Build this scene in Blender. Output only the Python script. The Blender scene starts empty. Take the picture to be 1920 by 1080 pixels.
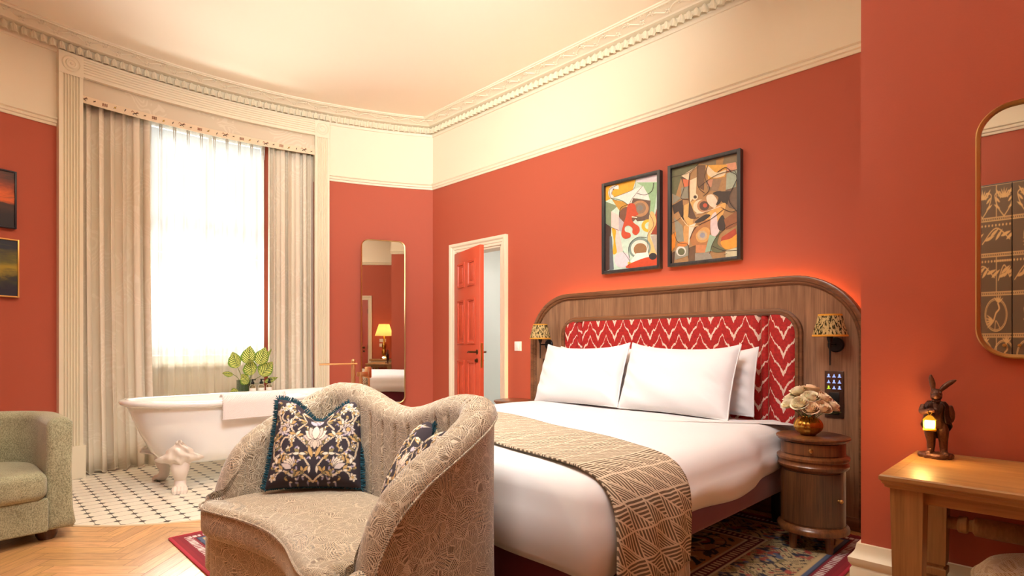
import bpy, bmesh, math, random
import numpy as np
from math import sin, cos, pi, radians, sqrt
from mathutils import Vector, Matrix

SC = bpy.context.scene
COL = SC.collection
random.seed(7)

# ------------------------------------------------------------------ camera, world, lights, exposure
EYE = 1.06                      # eye height
cam_d = bpy.data.cameras.new('camera'); cam = bpy.data.objects.new('camera', cam_d); COL.objects.link(cam)
cam.location = (0, 0, EYE)
cam.rotation_euler = (radians(90), 0, radians(-44.6))
cam_d.sensor_width = 36; cam_d.lens = 36 * 1055 / 1920
cam_d.shift_y = 105 / 1920; cam_d.clip_start = 0.02
SC.camera = cam

SC.view_settings.view_transform = 'Standard'
SC.view_settings.look = 'None'
SC.view_settings.gamma = 1.0
SC.view_settings.use_curve_mapping = False
SC.view_settings.exposure = 0.4

world = bpy.data.worlds.new('daylight'); SC.world = world
world.use_nodes = True
bg = world.node_tree.nodes['Background']
bg.inputs[0].default_value = (0.93, 0.97, 1.0, 1); bg.inputs[1].default_value = .66

def light(name, kind, loc, energy, color, rot=(0, 0, 0), **kw):
    d = bpy.data.lights.new(name, kind); d.energy = energy; d.color = color
    for k, v in kw.items(): setattr(d, k, v)
    o = bpy.data.objects.new(name, d); COL.objects.link(o)
    o.location = loc; o.rotation_euler = rot
    return o
# soft daylight through the tall bow window, and a fill lamp added outside to brighten the ceiling
def aim(o, tgt): o.rotation_euler = (Vector(tgt) - o.location).to_track_quat('-Z', 'Y').to_euler()
light('daylight_sun', 'SUN', (1.8, 9, 5), 5.0, (1.0, 0.98, 0.95), (radians(-58), 0, radians(-8)), angle=radians(28))
aim(light('outside_fill', 'AREA', (1.75, 7.4, .05), 430, (1.0, .98, .95), shape='RECTANGLE', size=3.0, size_y=1.4), (1.7, 4.2, 3.4))
# soft neutral fill lamp without a fitting, added over the near end
aim(light('soft_fill', 'AREA', (.9, 1.2, 3.36), 54, (.96, .98, 1.0), shape='RECTANGLE', size=1.2, size_y=1.0, spread=radians(88)), (2.5, 3.1, .8))
# fill lamp without a fitting, added behind the viewpoint to brighten the ceiling
aim(light('ceiling_fill', 'AREA', (-.75, -.45, 2.0), 88, (1.0, .97, .91), shape='RECTANGLE', size=.9, size_y=.5, spread=radians(54)), (1.4, 2.5, 3.45))
# made-up globe pendant, added out of view to carry fill light
FILL_PENDANT = (.35, .85, 2.62)
light('fill_pendant_light', 'POINT', FILL_PENDANT, 8, (1.0, 0.90, 0.78), shadow_soft_size=.16)
WARM = (1.0, 0.80, 0.58)
DOWNLIGHT_E = (17, 24, 1.5, 4, 4, 4)
CEIL = 3.455

# ------------------------------------------------------------------ colour and node helpers
def s2l(c):
    c = c / 255.0
    return c / 12.92 if c <= 0.04045 else ((c + 0.055) / 1.055) ** 2.4
def rgb(r, g, b): return (s2l(r), s2l(g), s2l(b), 1.0)

class NT:
    def __init__(s, name):
        s.m = bpy.data.materials.new(name); s.m.use_nodes = True
        s.t = s.m.node_tree; s.t.nodes.clear()
        s.out = s.t.nodes.new('ShaderNodeOutputMaterial')
    def n(s, typ, ins=None, **props):
        nd = s.t.nodes.new('ShaderNode' + typ)
        for k, v in props.items(): setattr(nd, k, v)
        for k, v in (ins or {}).items(): s.put(nd.inputs[k], v)
        return nd
    def put(s, sock, v):
        if isinstance(v, bpy.types.NodeSocket): s.t.links.new(v, sock)
        elif isinstance(v, bpy.types.Node): s.t.links.new(v.outputs[0], sock)
        else:
            if hasattr(sock, 'default_value'):
                try: sock.default_value = v
                except Exception: sock.default_value = tuple(v)[:3]
    def math(s, op, a, b=0.0, c=0.0):
        nd = s.t.nodes.new('ShaderNodeMath'); nd.operation = op
        for i, v in enumerate((a, b, c)): s.put(nd.inputs[i], v)
        return nd.outputs[0]
    def vmath(s, op, a, b=(0, 0, 0)):
        nd = s.t.nodes.new('ShaderNodeVectorMath'); nd.operation = op
        s.put(nd.inputs[0], a); s.put(nd.inputs[1], b)
        return nd
    def mix(s, fac, a, b, mode='MIX'):
        nd = s.t.nodes.new('ShaderNodeMix'); nd.data_type = 'RGBA'; nd.blend_type = mode
        s.put(nd.inputs[0], fac); s.put(nd.inputs[6], a); s.put(nd.inputs[7], b)
        return nd.outputs[2]
    def coord(s, which='Object'):
        return s.n('TexCoord').outputs[which]
    def mapping(s, vec, scale=(1, 1, 1), rot=(0, 0, 0), loc=(0, 0, 0)):
        return s.n('Mapping', {'Vector': vec, 'Scale': scale, 'Rotation': rot, 'Location': loc}).outputs[0]
    def noise(s, vec, scale=5, detail=4, rough=.5, dist=0.0):
        return s.n('TexNoise', {'Vector': vec, 'Scale': scale, 'Detail': detail, 'Roughness': rough, 'Distortion': dist})
    def ramp(s, fac, stops):
        nd = s.n('ValToRGB', {'Fac': fac}); e = nd.color_ramp.elements
        while len(e) < len(stops): e.new(.5)
        for i, (p, c) in enumerate(stops): e[i].position = p; e[i].color = c if len(c) == 4 else (*c, 1)
        return nd.outputs[0]
    def bsdf(s, color, rough=.5, metal=0.0, bump=None, bump_s=.2, bump_d=.01, **kw):
        ins = {'Base Color': color, 'Roughness': rough, 'Metallic': metal}
        ins.update(kw)
        b = s.n('BsdfPrincipled', ins)
        if bump is not None:
            bn = s.n('Bump', {'Height': bump, 'Strength': bump_s, 'Distance': bump_d})
            s.t.links.new(bn.outputs[0], b.inputs['Normal'])
        s.t.links.new(b.outputs[0], s.out.inputs[0])
        return b

def plain(name, c, rough=.5, metal=0.0, nscale=None, bump_s=.1, var=0.0, bump_d=.004, **kw):
    t = NT(name); col = c; bump = None
    if nscale:
        nz = t.noise(t.coord(), nscale, 5, .6)
        bump = nz.outputs[0]
        if var:
            dark = tuple(x * (1 - var) for x in c[:3]) + (1,)
            col = t.mix(nz.outputs[0], dark, tuple(min(1, x * (1 + var)) for x in c[:3]) + (1,))
    t.bsdf(col, rough, metal, bump, bump_s, bump_d, **kw)
    return t.m

def emit(name, c, strength):
    t = NT(name)
    e = t.n('Emission', {'Color': c, 'Strength': strength}); t.t.links.new(e.outputs[0], t.out.inputs[0])
    return t.m

def wood(name, dark, lite, rough=.4, axis=2, scale=1.0, coat=0.0, bump_s=.1):
    t = NT(name)
    sc = [14 * scale] * 3; sc[axis] = .9 * scale
    v = t.mapping(t.coord(), tuple(sc))
    n1 = t.noise(v, 2.2, 6, .62, .5)
    sc2 = [90 * scale] * 3; sc2[axis] = 3 * scale
    n2 = t.noise(t.mapping(t.coord(), tuple(sc2)), 1.6, 3, .6)
    f = t.math('ADD', t.math('MULTIPLY', n1.outputs[0], .62), t.math('MULTIPLY', n2.outputs[0], .38))
    col = t.ramp(f, [(.30, dark), (.68, lite)])
    t.bsdf(col, rough, 0, n2.outputs[0], bump_s, .002, **{'Coat Weight': coat, 'Coat Roughness': .2})
    return t.m

def colattr(name, rough=.8, metal=0.0, bump_scale=None, bump_s=.2, **kw):
    t = NT(name)
    a = t.n('Attribute', attribute_name='Col')
    bump = None
    if bump_scale: bump = t.noise(t.coord(), bump_scale, 3, .6).outputs[0]
    t.bsdf(a.outputs[0], rough, metal, bump, bump_s, .003, **kw)
    return t.m

# ------------------------------------------------------------------ mesh helpers
class MB:
    def __init__(s): s.v = []; s.f = []; s.mi = []; s.uv = None; s.col = None
    def add(s, vs, fs, mi=0, uv=None, col=None):
        b = len(s.v); s.v.extend([tuple(map(float, p)) for p in vs])
        s.f.extend([tuple(i + b for i in f) for f in fs]); s.mi.extend([mi] * len(fs))
        if uv is not None:
            if s.uv is None: s.uv = {}
            for i, q in enumerate(uv): s.uv[b + i] = q
        if col is not None:
            if s.col is None: s.col = {}
            for i, q in enumerate(col): s.col[b + i] = q
        return s
    def bm(s, bm, mi=0):
        bm.verts.ensure_lookup_table(); bm.verts.index_update()
        s.add([v.co[:] for v in bm.verts], [[v.index for v in f.verts] for f in bm.faces], mi)
        bm.free(); return s
    def box(s, x0, x1, y0, y1, z0, z1, bev=0.0, mi=0, seg=2, mat=None):
        bm = bmesh.new(); bmesh.ops.create_cube(bm, size=1)
        for v in bm.verts:
            v.co = Vector(((x0 + x1) / 2 + v.co.x * (x1 - x0), (y0 + y1) / 2 + v.co.y * (y1 - y0), (z0 + z1) / 2 + v.co.z * (z1 - z0)))
        if bev: bmesh.ops.bevel(bm, geom=bm.edges[:], offset=bev, segments=seg, affect='EDGES', profile=.5)
        if mat is not None: bm.transform(mat)
        return s.bm(bm, mi)
    def grid(s, fn, nu, nv, cu=False, cv=False, mi=0, uv=True, col=None):
        vs = []; us = []; cs = []
        du = nu if cu else nu - 1; dv = nv if cv else nv - 1
        for i in range(nu):
            for j in range(nv):
                u = i / du; w = j / dv
                vs.append(fn(u, w)); us.append((u, w))
                if col is not None: cs.append(col(u, w))
        fs = []
        for i in range(nu if cu else nu - 1):
            for j in range(nv if cv else nv - 1):
                a = i * nv + j; b = ((i + 1) % nu) * nv + j
                c = ((i + 1) % nu) * nv + (j + 1) % nv; d = i * nv + (j + 1) % nv
                fs.append((a, b, c, d))
        return s.add(vs, fs, mi, us if uv else None, cs if col is not None else None)
    def lathe(s, prof, n=32, c=(0, 0, 0), mi=0, mod=None, sx=1, sy=1, mat=None):
        vs = []; fs = []; m = len(prof)
        for i in range(n):
            a = 2 * pi * i / n
            for (r, z) in prof:
                k = mod(a, z) if mod else 1.0
                p = Vector((r * k * cos(a) * sx, r * k * sin(a) * sy, z))
                if mat is not None: p = mat @ p
                vs.append((p.x + c[0], p.y + c[1], p.z + c[2]))
        for i in range(n):
            for j in range(m - 1):
                a = i * m + j; b = ((i + 1) % n) * m + j
                fs.append((a, b, b + 1, a + 1))
        if prof[0][0] > 1e-5: fs.append(tuple(i * m for i in range(n))[::-1])
        if prof[-1][0] > 1e-5: fs.append(tuple(i * m + m - 1 for i in range(n)))
        return s.add(vs, fs, mi)
    def tube(s, pts, r, n=10, mi=0, cap=True, closed=False, flat=(1, 1), up=None):
        P = [Vector(p) for p in pts]; m = len(P)
        R = r if hasattr(r, '__len__') else [r] * m
        vs = []; fs = []; prev = None
        for i, p in enumerate(P):
            if closed: t = (P[(i + 1) % m] - P[i - 1]).normalized()
            else: t = (P[min(i + 1, m - 1)] - P[max(i - 1, 0)])
            t = t.normalized() if t.length > 1e-9 else Vector((0, 0, 1))
            if prev is None:
                a = Vector(up) if up else (Vector((0, 0, 1)) if abs(t.z) < .9 else Vector((1, 0, 0)))
                nrm = (a - t * a.dot(t)).normalized()
            else:
                nrm = (prev - t * prev.dot(t)); nrm = nrm.normalized() if nrm.length > 1e-6 else prev
            prev = nrm; bi = t.cross(nrm)
            for k in range(n):
                a = 2 * pi * k / n
                vs.append(p + (nrm * cos(a) * flat[0] + bi * sin(a) * flat[1]) * R[i])
        for i in range(m if closed else m - 1):
            for k in range(n):
                a = i * n + k; b = i * n + (k + 1) % n
                c = ((i + 1) % m) * n + (k + 1) % n; d = ((i + 1) % m) * n + k
                fs.append((a, b, c, d))
        if cap and not closed:
            fs.append(tuple(range(n))[::-1]); fs.append(tuple((m - 1) * n + k for k in range(n)))
        return s.add(vs, fs, mi)
    def ball(s, c, r, mi=0, nu=14, nv=10, rot=None):
        rr = r if hasattr(r, '__len__') else (r, r, r)
        bm = bmesh.new(); bmesh.ops.create_uvsphere(bm, u_segments=nu, v_segments=nv, radius=1)
        for v in bm.verts:
            p = Vector((v.co.x * rr[0], v.co.y * rr[1], v.co.z * rr[2]))
            if rot is not None: p = rot @ p
            v.co = p + Vector(c)
        return s.bm(bm, mi)
    def sweep(s, prof, path, closed=False, inward=1, mi=0, capends=True, closed_prof=True):
        """prof: (d, z), d measured from the path towards its left-hand side * inward; path: (x, y) list"""
        P = [Vector((p[0], p[1])) for p in path]; m = len(P); k = len(prof)
        vs = []
        for i in range(m):
            if closed: a = (P[i] - P[i - 1]).normalized(); b = (P[(i + 1) % m] - P[i]).normalized()
            else:
                a = (P[i] - P[i - 1]).normalized() if i else (P[1] - P[0]).normalized()
                b = (P[i + 1] - P[i]).normalized() if i < m - 1 else a
            na = Vector((-a.y, a.x)) * inward; nb = Vector((-b.y, b.x)) * inward
            h = (na + nb).normalized(); h = h / max(.3, h.dot(na))
            for d, z in prof: vs.append((P[i].x + h.x * d, P[i].y + h.y * d, z))
        fs = []
        for i in range(m if closed else m - 1):
            for j in range(k if closed_prof else k - 1):
                a = i * k + j; b = ((i + 1) % m) * k + j
                fs.append((a, b, ((i + 1) % m) * k + (j + 1) % k, i * k + (j + 1) % k))
        if capends and not closed and closed_prof:
            fs.append(tuple(range(k))[::-1]); fs.append(tuple((m - 1) * k + j for j in range(k)))
        return s.add(vs, fs, mi)
    def prism(s, poly, fn, t0, t1, mi=0):
        """poly in 2D; fn(a, b, t) -> xyz"""
        n = len(poly)
        vs = [fn(a, b, t0) for a, b in poly] + [fn(a, b, t1) for a, b in poly]
        fs = [tuple(range(n))[::-1], tuple(range(n, 2 * n))] + [(i, (i + 1) % n, n + (i + 1) % n, n + i) for i in range(n)]
        return s.add(vs, fs, mi)
    def build(s, name, mats, parent=None, ang=38, flip=False, offset=(0, 0, 0)):
        me = bpy.data.meshes.new(name)
        ox, oy, oz = offset
        vs = s.v if offset == (0, 0, 0) else [(x - ox, y - oy, z - oz) for x, y, z in s.v]
        me.from_pydata(vs, [], s.f)
        if not isinstance(mats, (list, tuple)): mats = [mats]
        for m in mats: me.materials.append(m)
        if len(mats) > 1: me.polygons.foreach_set('material_index', s.mi)
        if s.uv is not None:
            ul = me.uv_layers.new(name='UVMap')
            li = np.empty(len(me.loops), dtype=np.int32); me.loops.foreach_get('vertex_index', li)
            arr = np.zeros((len(s.v), 2), dtype=np.float32)
            for i, q in s.uv.items(): arr[i] = q
            ul.data.foreach_set('uv', arr[li].ravel())
        if s.col is not None:
            ca = me.color_attributes.new(name='Col', type='FLOAT_COLOR', domain='POINT')
            arr = np.ones((len(s.v), 4), dtype=np.float32)
            for i, q in s.col.items(): arr[i, :3] = q[:3]
            ca.data.foreach_set('color', arr.ravel())
        bm = bmesh.new(); bm.from_mesh(me)
        bmesh.ops.recalc_face_normals(bm, faces=bm.faces[:])
        bm.to_mesh(me); bm.free()
        me.polygons.foreach_set('use_smooth', [True] * len(me.polygons))
        me.set_sharp_from_angle(angle=radians(ang))
        me.update()
        o = bpy.data.objects.new(name, me); COL.objects.link(o)
        if parent is not None: o.parent = parent
        return o

def thing(name, label, cat, loc=(0, 0, 0), rotz=0.0, group=None):
    o = bpy.data.objects.new(name, None); COL.objects.link(o)
    o.empty_display_size = .1
    o.location = loc; o.rotation_euler = (0, 0, rotz); o['label'] = label; o['category'] = cat
    if group: o['group'] = group
    return o
def tag(o, label, cat, group=None):
    o['label'] = label; o['category'] = cat
    if group: o['group'] = group
    return o
def struct(o, label=None):
    o['kind'] = 'structure'
    if label: o['label'] = label
    return o
def sempty(name, loc=(0, 0, 0)):
    o = bpy.data.objects.new(name, None); COL.objects.link(o); o.location = loc; o['kind'] = 'structure'; return o
def copy_tree(o, parent=None):
    c = o.copy(); COL.objects.link(c)
    if parent is not None: c.parent = parent
    for ch in [x for x in bpy.data.objects if x.parent == o]: copy_tree(ch, c)
    return c
def mod_solid(o, t, off=0.0):
    m = o.modifiers.new('thickness', 'SOLIDIFY'); m.thickness = t; m.offset = off; return o
def mod_sub(o, n=1):
    m = o.modifiers.new('smooth', 'SUBSURF'); m.levels = n; m.render_levels = n; return o

def spline(pts, n=12, closed=False):
    P = [np.array(p, float) for p in pts]; m = len(P); out = []
    rng = range(m if closed else m - 1)
    for i in rng:
        p0 = P[i - 1] if (closed or i) else P[0]; p1 = P[i]; p2 = P[(i + 1) % m]
        p3 = P[(i + 2) % m] if (closed or i + 2 < m) else P[-1]
        for k in range(n):
            t = k / n
            out.append(tuple(.5 * (2 * p1 + (p2 - p0) * t + (2 * p0 - 5 * p1 + 4 * p2 - p3) * t * t + (3 * p1 - p0 - 3 * p2 + p3) * t ** 3)))
    if not closed: out.append(tuple(P[-1]))
    return out
def lerp(a, b, t): return a + (b - a) * t
def sstep(a, b, x):
    t = min(1, max(0, (x - a) / (b - a))); return t * t * (3 - 2 * t)
def interp(tab, x):
    if x <= tab[0][0]: return tab[0][1]
    for (a, p), (b, q) in zip(tab, tab[1:]):
        if x <= b: return p + (q - p) * (x - a) / (b - a)
    return tab[-1][1]

# ------------------------------------------------------------------ woven / painted pattern raster (sampled to surface colours)
class Art:
    def __init__(s, w, h, bgc):
        s.w, s.h = w, h
        s.a = np.zeros((h, w, 3)); s.a[:] = [s2l(c) for c in bgc]
        s.asp = w / h
        s.X, s.Y = np.meshgrid((np.arange(w) + .5) / w * s.asp, (np.arange(h) + .5) / h)   # y up
    def put(s, m, c):
        c = np.array([s2l(x) for x in c]); m = np.clip(m, 0, 1)[..., None]
        s.a = s.a * (1 - m) + c * m
    def soft(s, d): return np.clip(.5 - d * s.h / 1.2, 0, 1)
    def disc(s, x, y, r, c, ry=None, rot=0):
        ry = ry or r; dx = s.X - x; dy = s.Y - y
        u = dx * cos(rot) + dy * sin(rot); v = -dx * sin(rot) + dy * cos(rot)
        d = (np.sqrt((u / r) ** 2 + (v / ry) ** 2) - 1) * min(r, ry)
        s.put(s.soft(d), c)
    def ring(s, x, y, r, w, c):
        d = np.abs(np.hypot(s.X - x, s.Y - y) - r) - w / 2; s.put(s.soft(d), c)
    def line(s, pts, w, c, smooth=True):
        P = spline(pts, 6) if smooth and len(pts) > 2 else pts
        d = np.full(s.X.shape, 9.0)
        for (x0, y0), (x1, y1) in zip(P, P[1:]):
            vx, vy = x1 - x0, y1 - y0; L = vx * vx + vy * vy + 1e-12
            t = np.clip(((s.X - x0) * vx + (s.Y - y0) * vy) / L, 0, 1)
            d = np.minimum(d, np.hypot(s.X - x0 - t * vx, s.Y - y0 - t * vy))
        s.put(s.soft(d - w / 2), c)
    def petal(s, x, y, L, w, ang, c, rim=None):
        dx = s.X - x; dy = s.Y - y
        u = dx * cos(ang) + dy * sin(ang); v = -dx * sin(ang) + dy * cos(ang)
        t = np.clip(u / L, 0, 1)
        half = w / 2 * np.sin(pi * t ** .8)
        d = np.maximum(np.abs(v) - half, np.maximum(-u, u - L))
        if rim: s.put(s.soft(d - .006), rim)
        s.put(s.soft(d), c)
    def rect(s, x0, x1, y0, y1, c):
        d = np.maximum(np.maximum(x0 - s.X, s.X - x1), np.maximum(y0 - s.Y, s.Y - y1)); s.put(s.soft(d), c)
    def poly(s, pts, c):
        inside = np.zeros(s.X.shape, bool); n = len(pts)
        for i in range(n):
            x0, y0 = pts[i]; x1, y1 = pts[(i + 1) % n]
            if y0 == y1: continue
            cond = (s.Y > min(y0, y1)) & (s.Y <= max(y0, y1)) & (s.X < (s.Y - y0) / (y1 - y0) * (x1 - x0) + x0)
            inside ^= cond
        s.put(inside.astype(float), c)
    def mirror(s):
        h = s.w // 2; s.a[:, s.w - h:] = s.a[:, :h][:, ::-1]
    def at(s, u, v):
        i = min(s.w - 1, max(0, int(u * s.w))); j = min(s.h - 1, max(0, int(v * s.h)))
        return tuple(s.a[j, i])

# ================================================================== materials
RED = rgb(175, 85, 63)
CREAM = rgb(233, 223, 200)
M_RED = plain('terracotta_paint', RED, .62, nscale=160, bump_s=.12, bump_d=.003, **{'Specular IOR Level': .3})
M_CREAM = plain('cream_paint', CREAM, .55, nscale=120, bump_s=.05, bump_d=.002)
M_CEIL = plain('ceiling_paint', rgb(240, 228, 205), .7)
M_TRIM = plain('cream_trim_paint', rgb(231, 222, 198), .4)
M_BLACK = plain('black_metal', rgb(34, 33, 33), .42, .6)
M_BRASS = plain('brushed_brass', rgb(205, 165, 95), .28, 1.0)
M_BRONZE = plain('aged_bronze', rgb(92, 70, 45), .38, 1.0)
M_DOORRED = plain('door_red_gloss', rgb(202, 84, 56), .32)
M_WHITE = plain('white_enamel', rgb(242, 240, 236), .12, **{'Coat Weight': .5})
M_MIRROR = plain('mirror_silver', rgb(238, 240, 240), .01, 1.0)
M_LINEN = plain('white_cotton', rgb(219, 215, 213), .85, nscale=600, bump_s=.05, bump_d=.001, **{'Sheen Weight': .2})

# ================================================================== room shell
CX, CY, RR = 1.4, 1.35, 4.3
def B(a, off=0.0, z=0.0):
    t = radians(a); return (CX + (RR + off) * sin(t), CY + (RR + off) * cos(t), z)
RAIL = 2.74
A_L, A_R = -9.55, 16.15           # window opening
HEAD = 3.19
def arc(a0, a1, n=None):
    n = n or max(2, int(abs(a1 - a0) / .8)); return [a0 + (a1 - a0) * i / n for i in range(n + 1)]
def arc_block(mb, a0, a1, o0, o1, z0, z1, mi=0, n=None):
    prof = [(o0, z0), (o1, z0), (o1, z1), (o0, z1)]
    A = arc(a0, a1, n); vs = []; fs = []
    for a in A:
        for o, z in prof: vs.append(B(a, o, z))
    for i in range(len(A) - 1):
        for j in range(4): fs.append((i * 4 + j, (i + 1) * 4 + j, (i + 1) * 4 + (j + 1) % 4, i * 4 + (j + 1) % 4))
    fs.append((0, 1, 2, 3)); e = (len(A) - 1) * 4; fs.append((e + 3, e + 2, e + 1, e))
    mb.add(vs, fs, mi)

w = MB()
for a0, a1 in ((-36.6, A_L), (A_R, 32.9)):
    arc_block(w, a0, a1, 0, .14, 0, RAIL, 0); arc_block(w, a0, a1, 0, .14, RAIL, CEIL, 1)
arc_block(w, A_L, A_R, 0, .14, HEAD, CEIL, 1)
for a0, a1 in ((A_L - .6, A_L), (A_R, A_R + .6)): arc_block(w, a0, a1, .14, .56, 0, CEIL, 1)       # reveals
arc_block(w, A_L - .6, A_R + .6, .14, .56, HEAD, HEAD + .1, 1)
W_L, W_R = -1.75, 10.65
arc_block(w, A_L, W_L, .42, .54, 0, HEAD, 0); arc_block(w, W_R, A_R, .42, .54, 0, HEAD, 0)
arc_block(w, W_L, W_R, .42, .54, 0, .86, 1)
struct(w.build('wall_far', [M_RED, M_CREAM]), 'bowed terracotta end wall with cream frieze around the tall window')

def wall_box(name, boxes, label):
    mb = MB()
    for x0, x1, y0, y1, z0, z1 in boxes:
        if z0 < RAIL < z1:
            mb.box(x0, x1, y0, y1, z0, RAIL, mi=0); mb.box(x0, x1, y0, y1, RAIL, z1, mi=1)
        else: mb.box(x0, x1, y0, y1, z0, z1, mi=0 if z1 <= RAIL else 1)
    return struct(mb.build(name, [M_RED, M_CREAM]), label)
DX = 3.70
DY0, DY1, DZ = 3.89, 4.57, 2.01
wall_box('wall_right', [(DX, DX + .13, .4, DY0, 0, CEIL), (DX, DX + .13, DY1, 5.35, 0, CEIL), (DX, DX + .13, DY0, DY1, DZ, CEIL)],
         'terracotta wall behind the bed with cream frieze')
BX, BY = 2.40, .58
wall_box('wall_near', [(BX, DX + .13, -1.05, BY, 0, CEIL)], 'terracotta projecting wall behind the oak desk')
wall_box('wall_left', [(-1.29, -1.15, -1.05, 5.0, 0, CEIL)], 'terracotta wall behind the tall wardrobe')
wall_box('wall_back', [(-1.29, BX, -1.05, -.90, 0, CEIL)], 'terracotta back wall with a second door')
cl = MB(); cl.box(-1.4, 3.95, -1.2, 6.35, CEIL, CEIL + .1)
struct(cl.build('ceiling', M_CEIL))

# ---- floor: oak herringbone, real planks
def m_parquet():
    t = NT('oak_parquet')
    a = t.n('Attribute', attribute_name='Col').outputs[0]
    uv = t.n('UVMap').outputs[0]
    n1 = t.noise(t.mapping(uv, (2.2, 22, 1)), 3, 6, .65, .6)
    n2 = t.noise(t.mapping(uv, (6, 160, 1)), 2, 3, .6)
    f = t.math('ADD', t.math('MULTIPLY', n1.outputs[0], .6), t.math('MULTIPLY', n2.outputs[0], .4))
    g = t.ramp(f, [(.3, (.55, .5, .45)), (.6, (1.05, 1.05, 1.05))])
    t.bsdf(t.mix(1.0, a, g, 'MULTIPLY'), .30, 0, n2.outputs[0], .06, .001, **{'Coat Weight': .35, 'Coat Roughness': .22})
    return t.m
M_PARQ = m_parquet()
fl = MB()
pw, nn = .082, 5
def plank(u0, u1, v0, v1, along_u):
    g = .0011
    q = [(u0 * pw + g, v0 * pw + g), (u1 * pw - g, v0 * pw + g), (u1 * pw - g, v1 * pw - g), (u0 * pw + g, v1 * pw - g)]
    c45 = sqrt(.5)
    P = [(1.2 + (a - b) * c45, 2.0 + (a + b) * c45) for a, b in q]
    cx = sum(p[0] for p in P) / 4; cy = sum(p[1] for p in P) / 4
    if not (-1.25 < cx < 3.85 and -1.0 < cy < 5.6): return
    k = random.uniform(.82, 1.14); h = random.uniform(-.05, .05)
    col = (s2l(218) * k, s2l(168 + 40 * h) * k, s2l(112) * k * (1 - h))
    ro = random.random() * 40; L = (nn) * pw
    uv = [(ro, 0), (ro + L, 0), (ro + L, pw), (ro, pw)] if along_u else [(ro, 0), (ro, pw), (ro + L, pw), (ro + L, 0)]
    fl.add([(p[0], p[1], 0) for p in P], [(0, 1, 2, 3)], 0, uv, [col] * 4)
for i in range(-80, 81):
    for j in range(-22, 23):
        x = i + j * nn; y = i - j * nn
        if abs(x) > 75 or abs(y) > 75: continue
        plank(x, x + nn, y, y + 1, True)
        plank(x + nn, x + nn + 1, y + 1 - nn, y + 1, False)
b0 = len(fl.v)
fl.add([(-1.3, -1.05, -.002), (5.6, -1.05, -.002), (5.6, 6.3, -.002), (-1.3, 6.3, -.002)], [(0, 1, 2, 3)], 0,
       [(0, 0)] * 4, [(.06, .035, .02)] * 4)
struct(fl.build('floor', M_PARQ), 'oak herringbone parquet floor')

# ---- octagon and dot tiles round the bath
def m_tiles():
    t = NT('octagon_dot_tiles')
    p = .105
    v = t.mapping(t.coord(), (1 / p, 1 / p, 1 / p))
    sx = t.n('SeparateXYZ', {0: v})
    fx = t.math('ABSOLUTE', t.math('SUBTRACT', t.math('FRACT', sx.outputs[0]), .5))
    fy = t.math('ABSOLUTE', t.math('SUBTRACT', t.math('FRACT', sx.outputs[1]), .5))
    dot = t.math('LESS_THAN', t.math('ADD', fx, fy), .20)
    ring = t.math('LESS_THAN', t.math('ADD', fx, fy), .235)
    ex = t.math('SUBTRACT', .5, fx); ey = t.math('SUBTRACT', .5, fy)
    # joints run between the dots
    gx = t.math('LESS_THAN', fx, .018); gy = t.math('LESS_THAN', fy, .018)
    gr = t.math('MAXIMUM', t.math('MAXIMUM', gx, gy), ring)
    c = t.mix(gr, rgb(240, 233, 216), rgb(120, 112, 100))
    c = t.mix(dot, c, rgb(52, 52, 54))
    t.bsdf(c, .28, 0, t.math('SUBTRACT', 1.0, gr), .25, .002)
    return t.m
ti = MB()
ring_pts = [(1.5 + 1.3 * cos(radians(a)), 4.95 + 1.3 * sin(radians(a))) for a in range(180, 361, 4)]
poly = ring_pts + [(2.8, 6.2), (.2, 6.2)]
ti.prism(poly, lambda a, b, t: (a, b, t), -.001, .003)
struct(ti.build('floor_tiles', m_tiles()), 'white octagon floor tiles with small dark dots around the bath')
tb = MB()
tb.sweep([(-.004, 0), (.0, 0), (.0, .0045), (-.02, .0045), (-.02, 0)], ring_pts, inward=1)
struct(tb.build('trim_1', plain('pale_tile_edge', rgb(225, 205, 170), .4)))

# ---- cornice, picture rail, baseboards (one profile swept round the room)
bow_path = [B(a)[:2] for a in arc(32.34, -36.3, 90)]
loop = [(DX, BY), (DX, B(32.34)[1])] + bow_path[1:] + [(-1.15, -.90), (BX, -.90), (BX, BY)]
co = MB()
co.sweep([(-.01, 3.312), (.014, 3.312), (.018, 3.322), (.020, 3.326), (.020, 3.402), (.078, 3.404), (.086, 3.412), (.092, 3.414),
          (.10, 3.418), (.12, 3.429), (.15, 3.438), (.168, 3.440), (.176, 3.436), (.186, 3.436), (.190, 3.442), (.20, 3.444), (.20, 3.47), (-.01, 3.47)],
         loop, closed=True)
def along(path, step, start=0.0):
    out = []; acc = start
    for (x0, y0), (x1, y1) in zip(path, path[1:]):
        L = math.hypot(x1 - x0, y1 - y0)
        while acc < L:
            t = acc / L; tx, ty = (x1 - x0) / L, (y1 - y0) / L
            out.append((x0 + (x1 - x0) * t, y0 + (y1 - y0) * t, tx, ty)); acc += step
        acc -= L
    return out
def leaf_block(x, y, tx, ty):
    nx, ny = -ty, tx
    def fn(u, w):
        s = (u - .5) * 2; z = w
        half = .0245 * (1.0 if w < .42 else sqrt(max(0.02, 1 - ((w - .42) / .60) ** 2)))
        d = .030 + .044 * (1 - .60 * w) * (1 - .62 * s * s) + .0045 * cos(s * 9.4) + .004 * cos(w * 16) * (1 - abs(s))
        if w < .02: d += .004
        return (x + tx * s * half + nx * d, y + ty * s * half + ny * d, 3.326 + .074 * w)
    co.grid(fn, 8, 7, uv=False)
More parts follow.
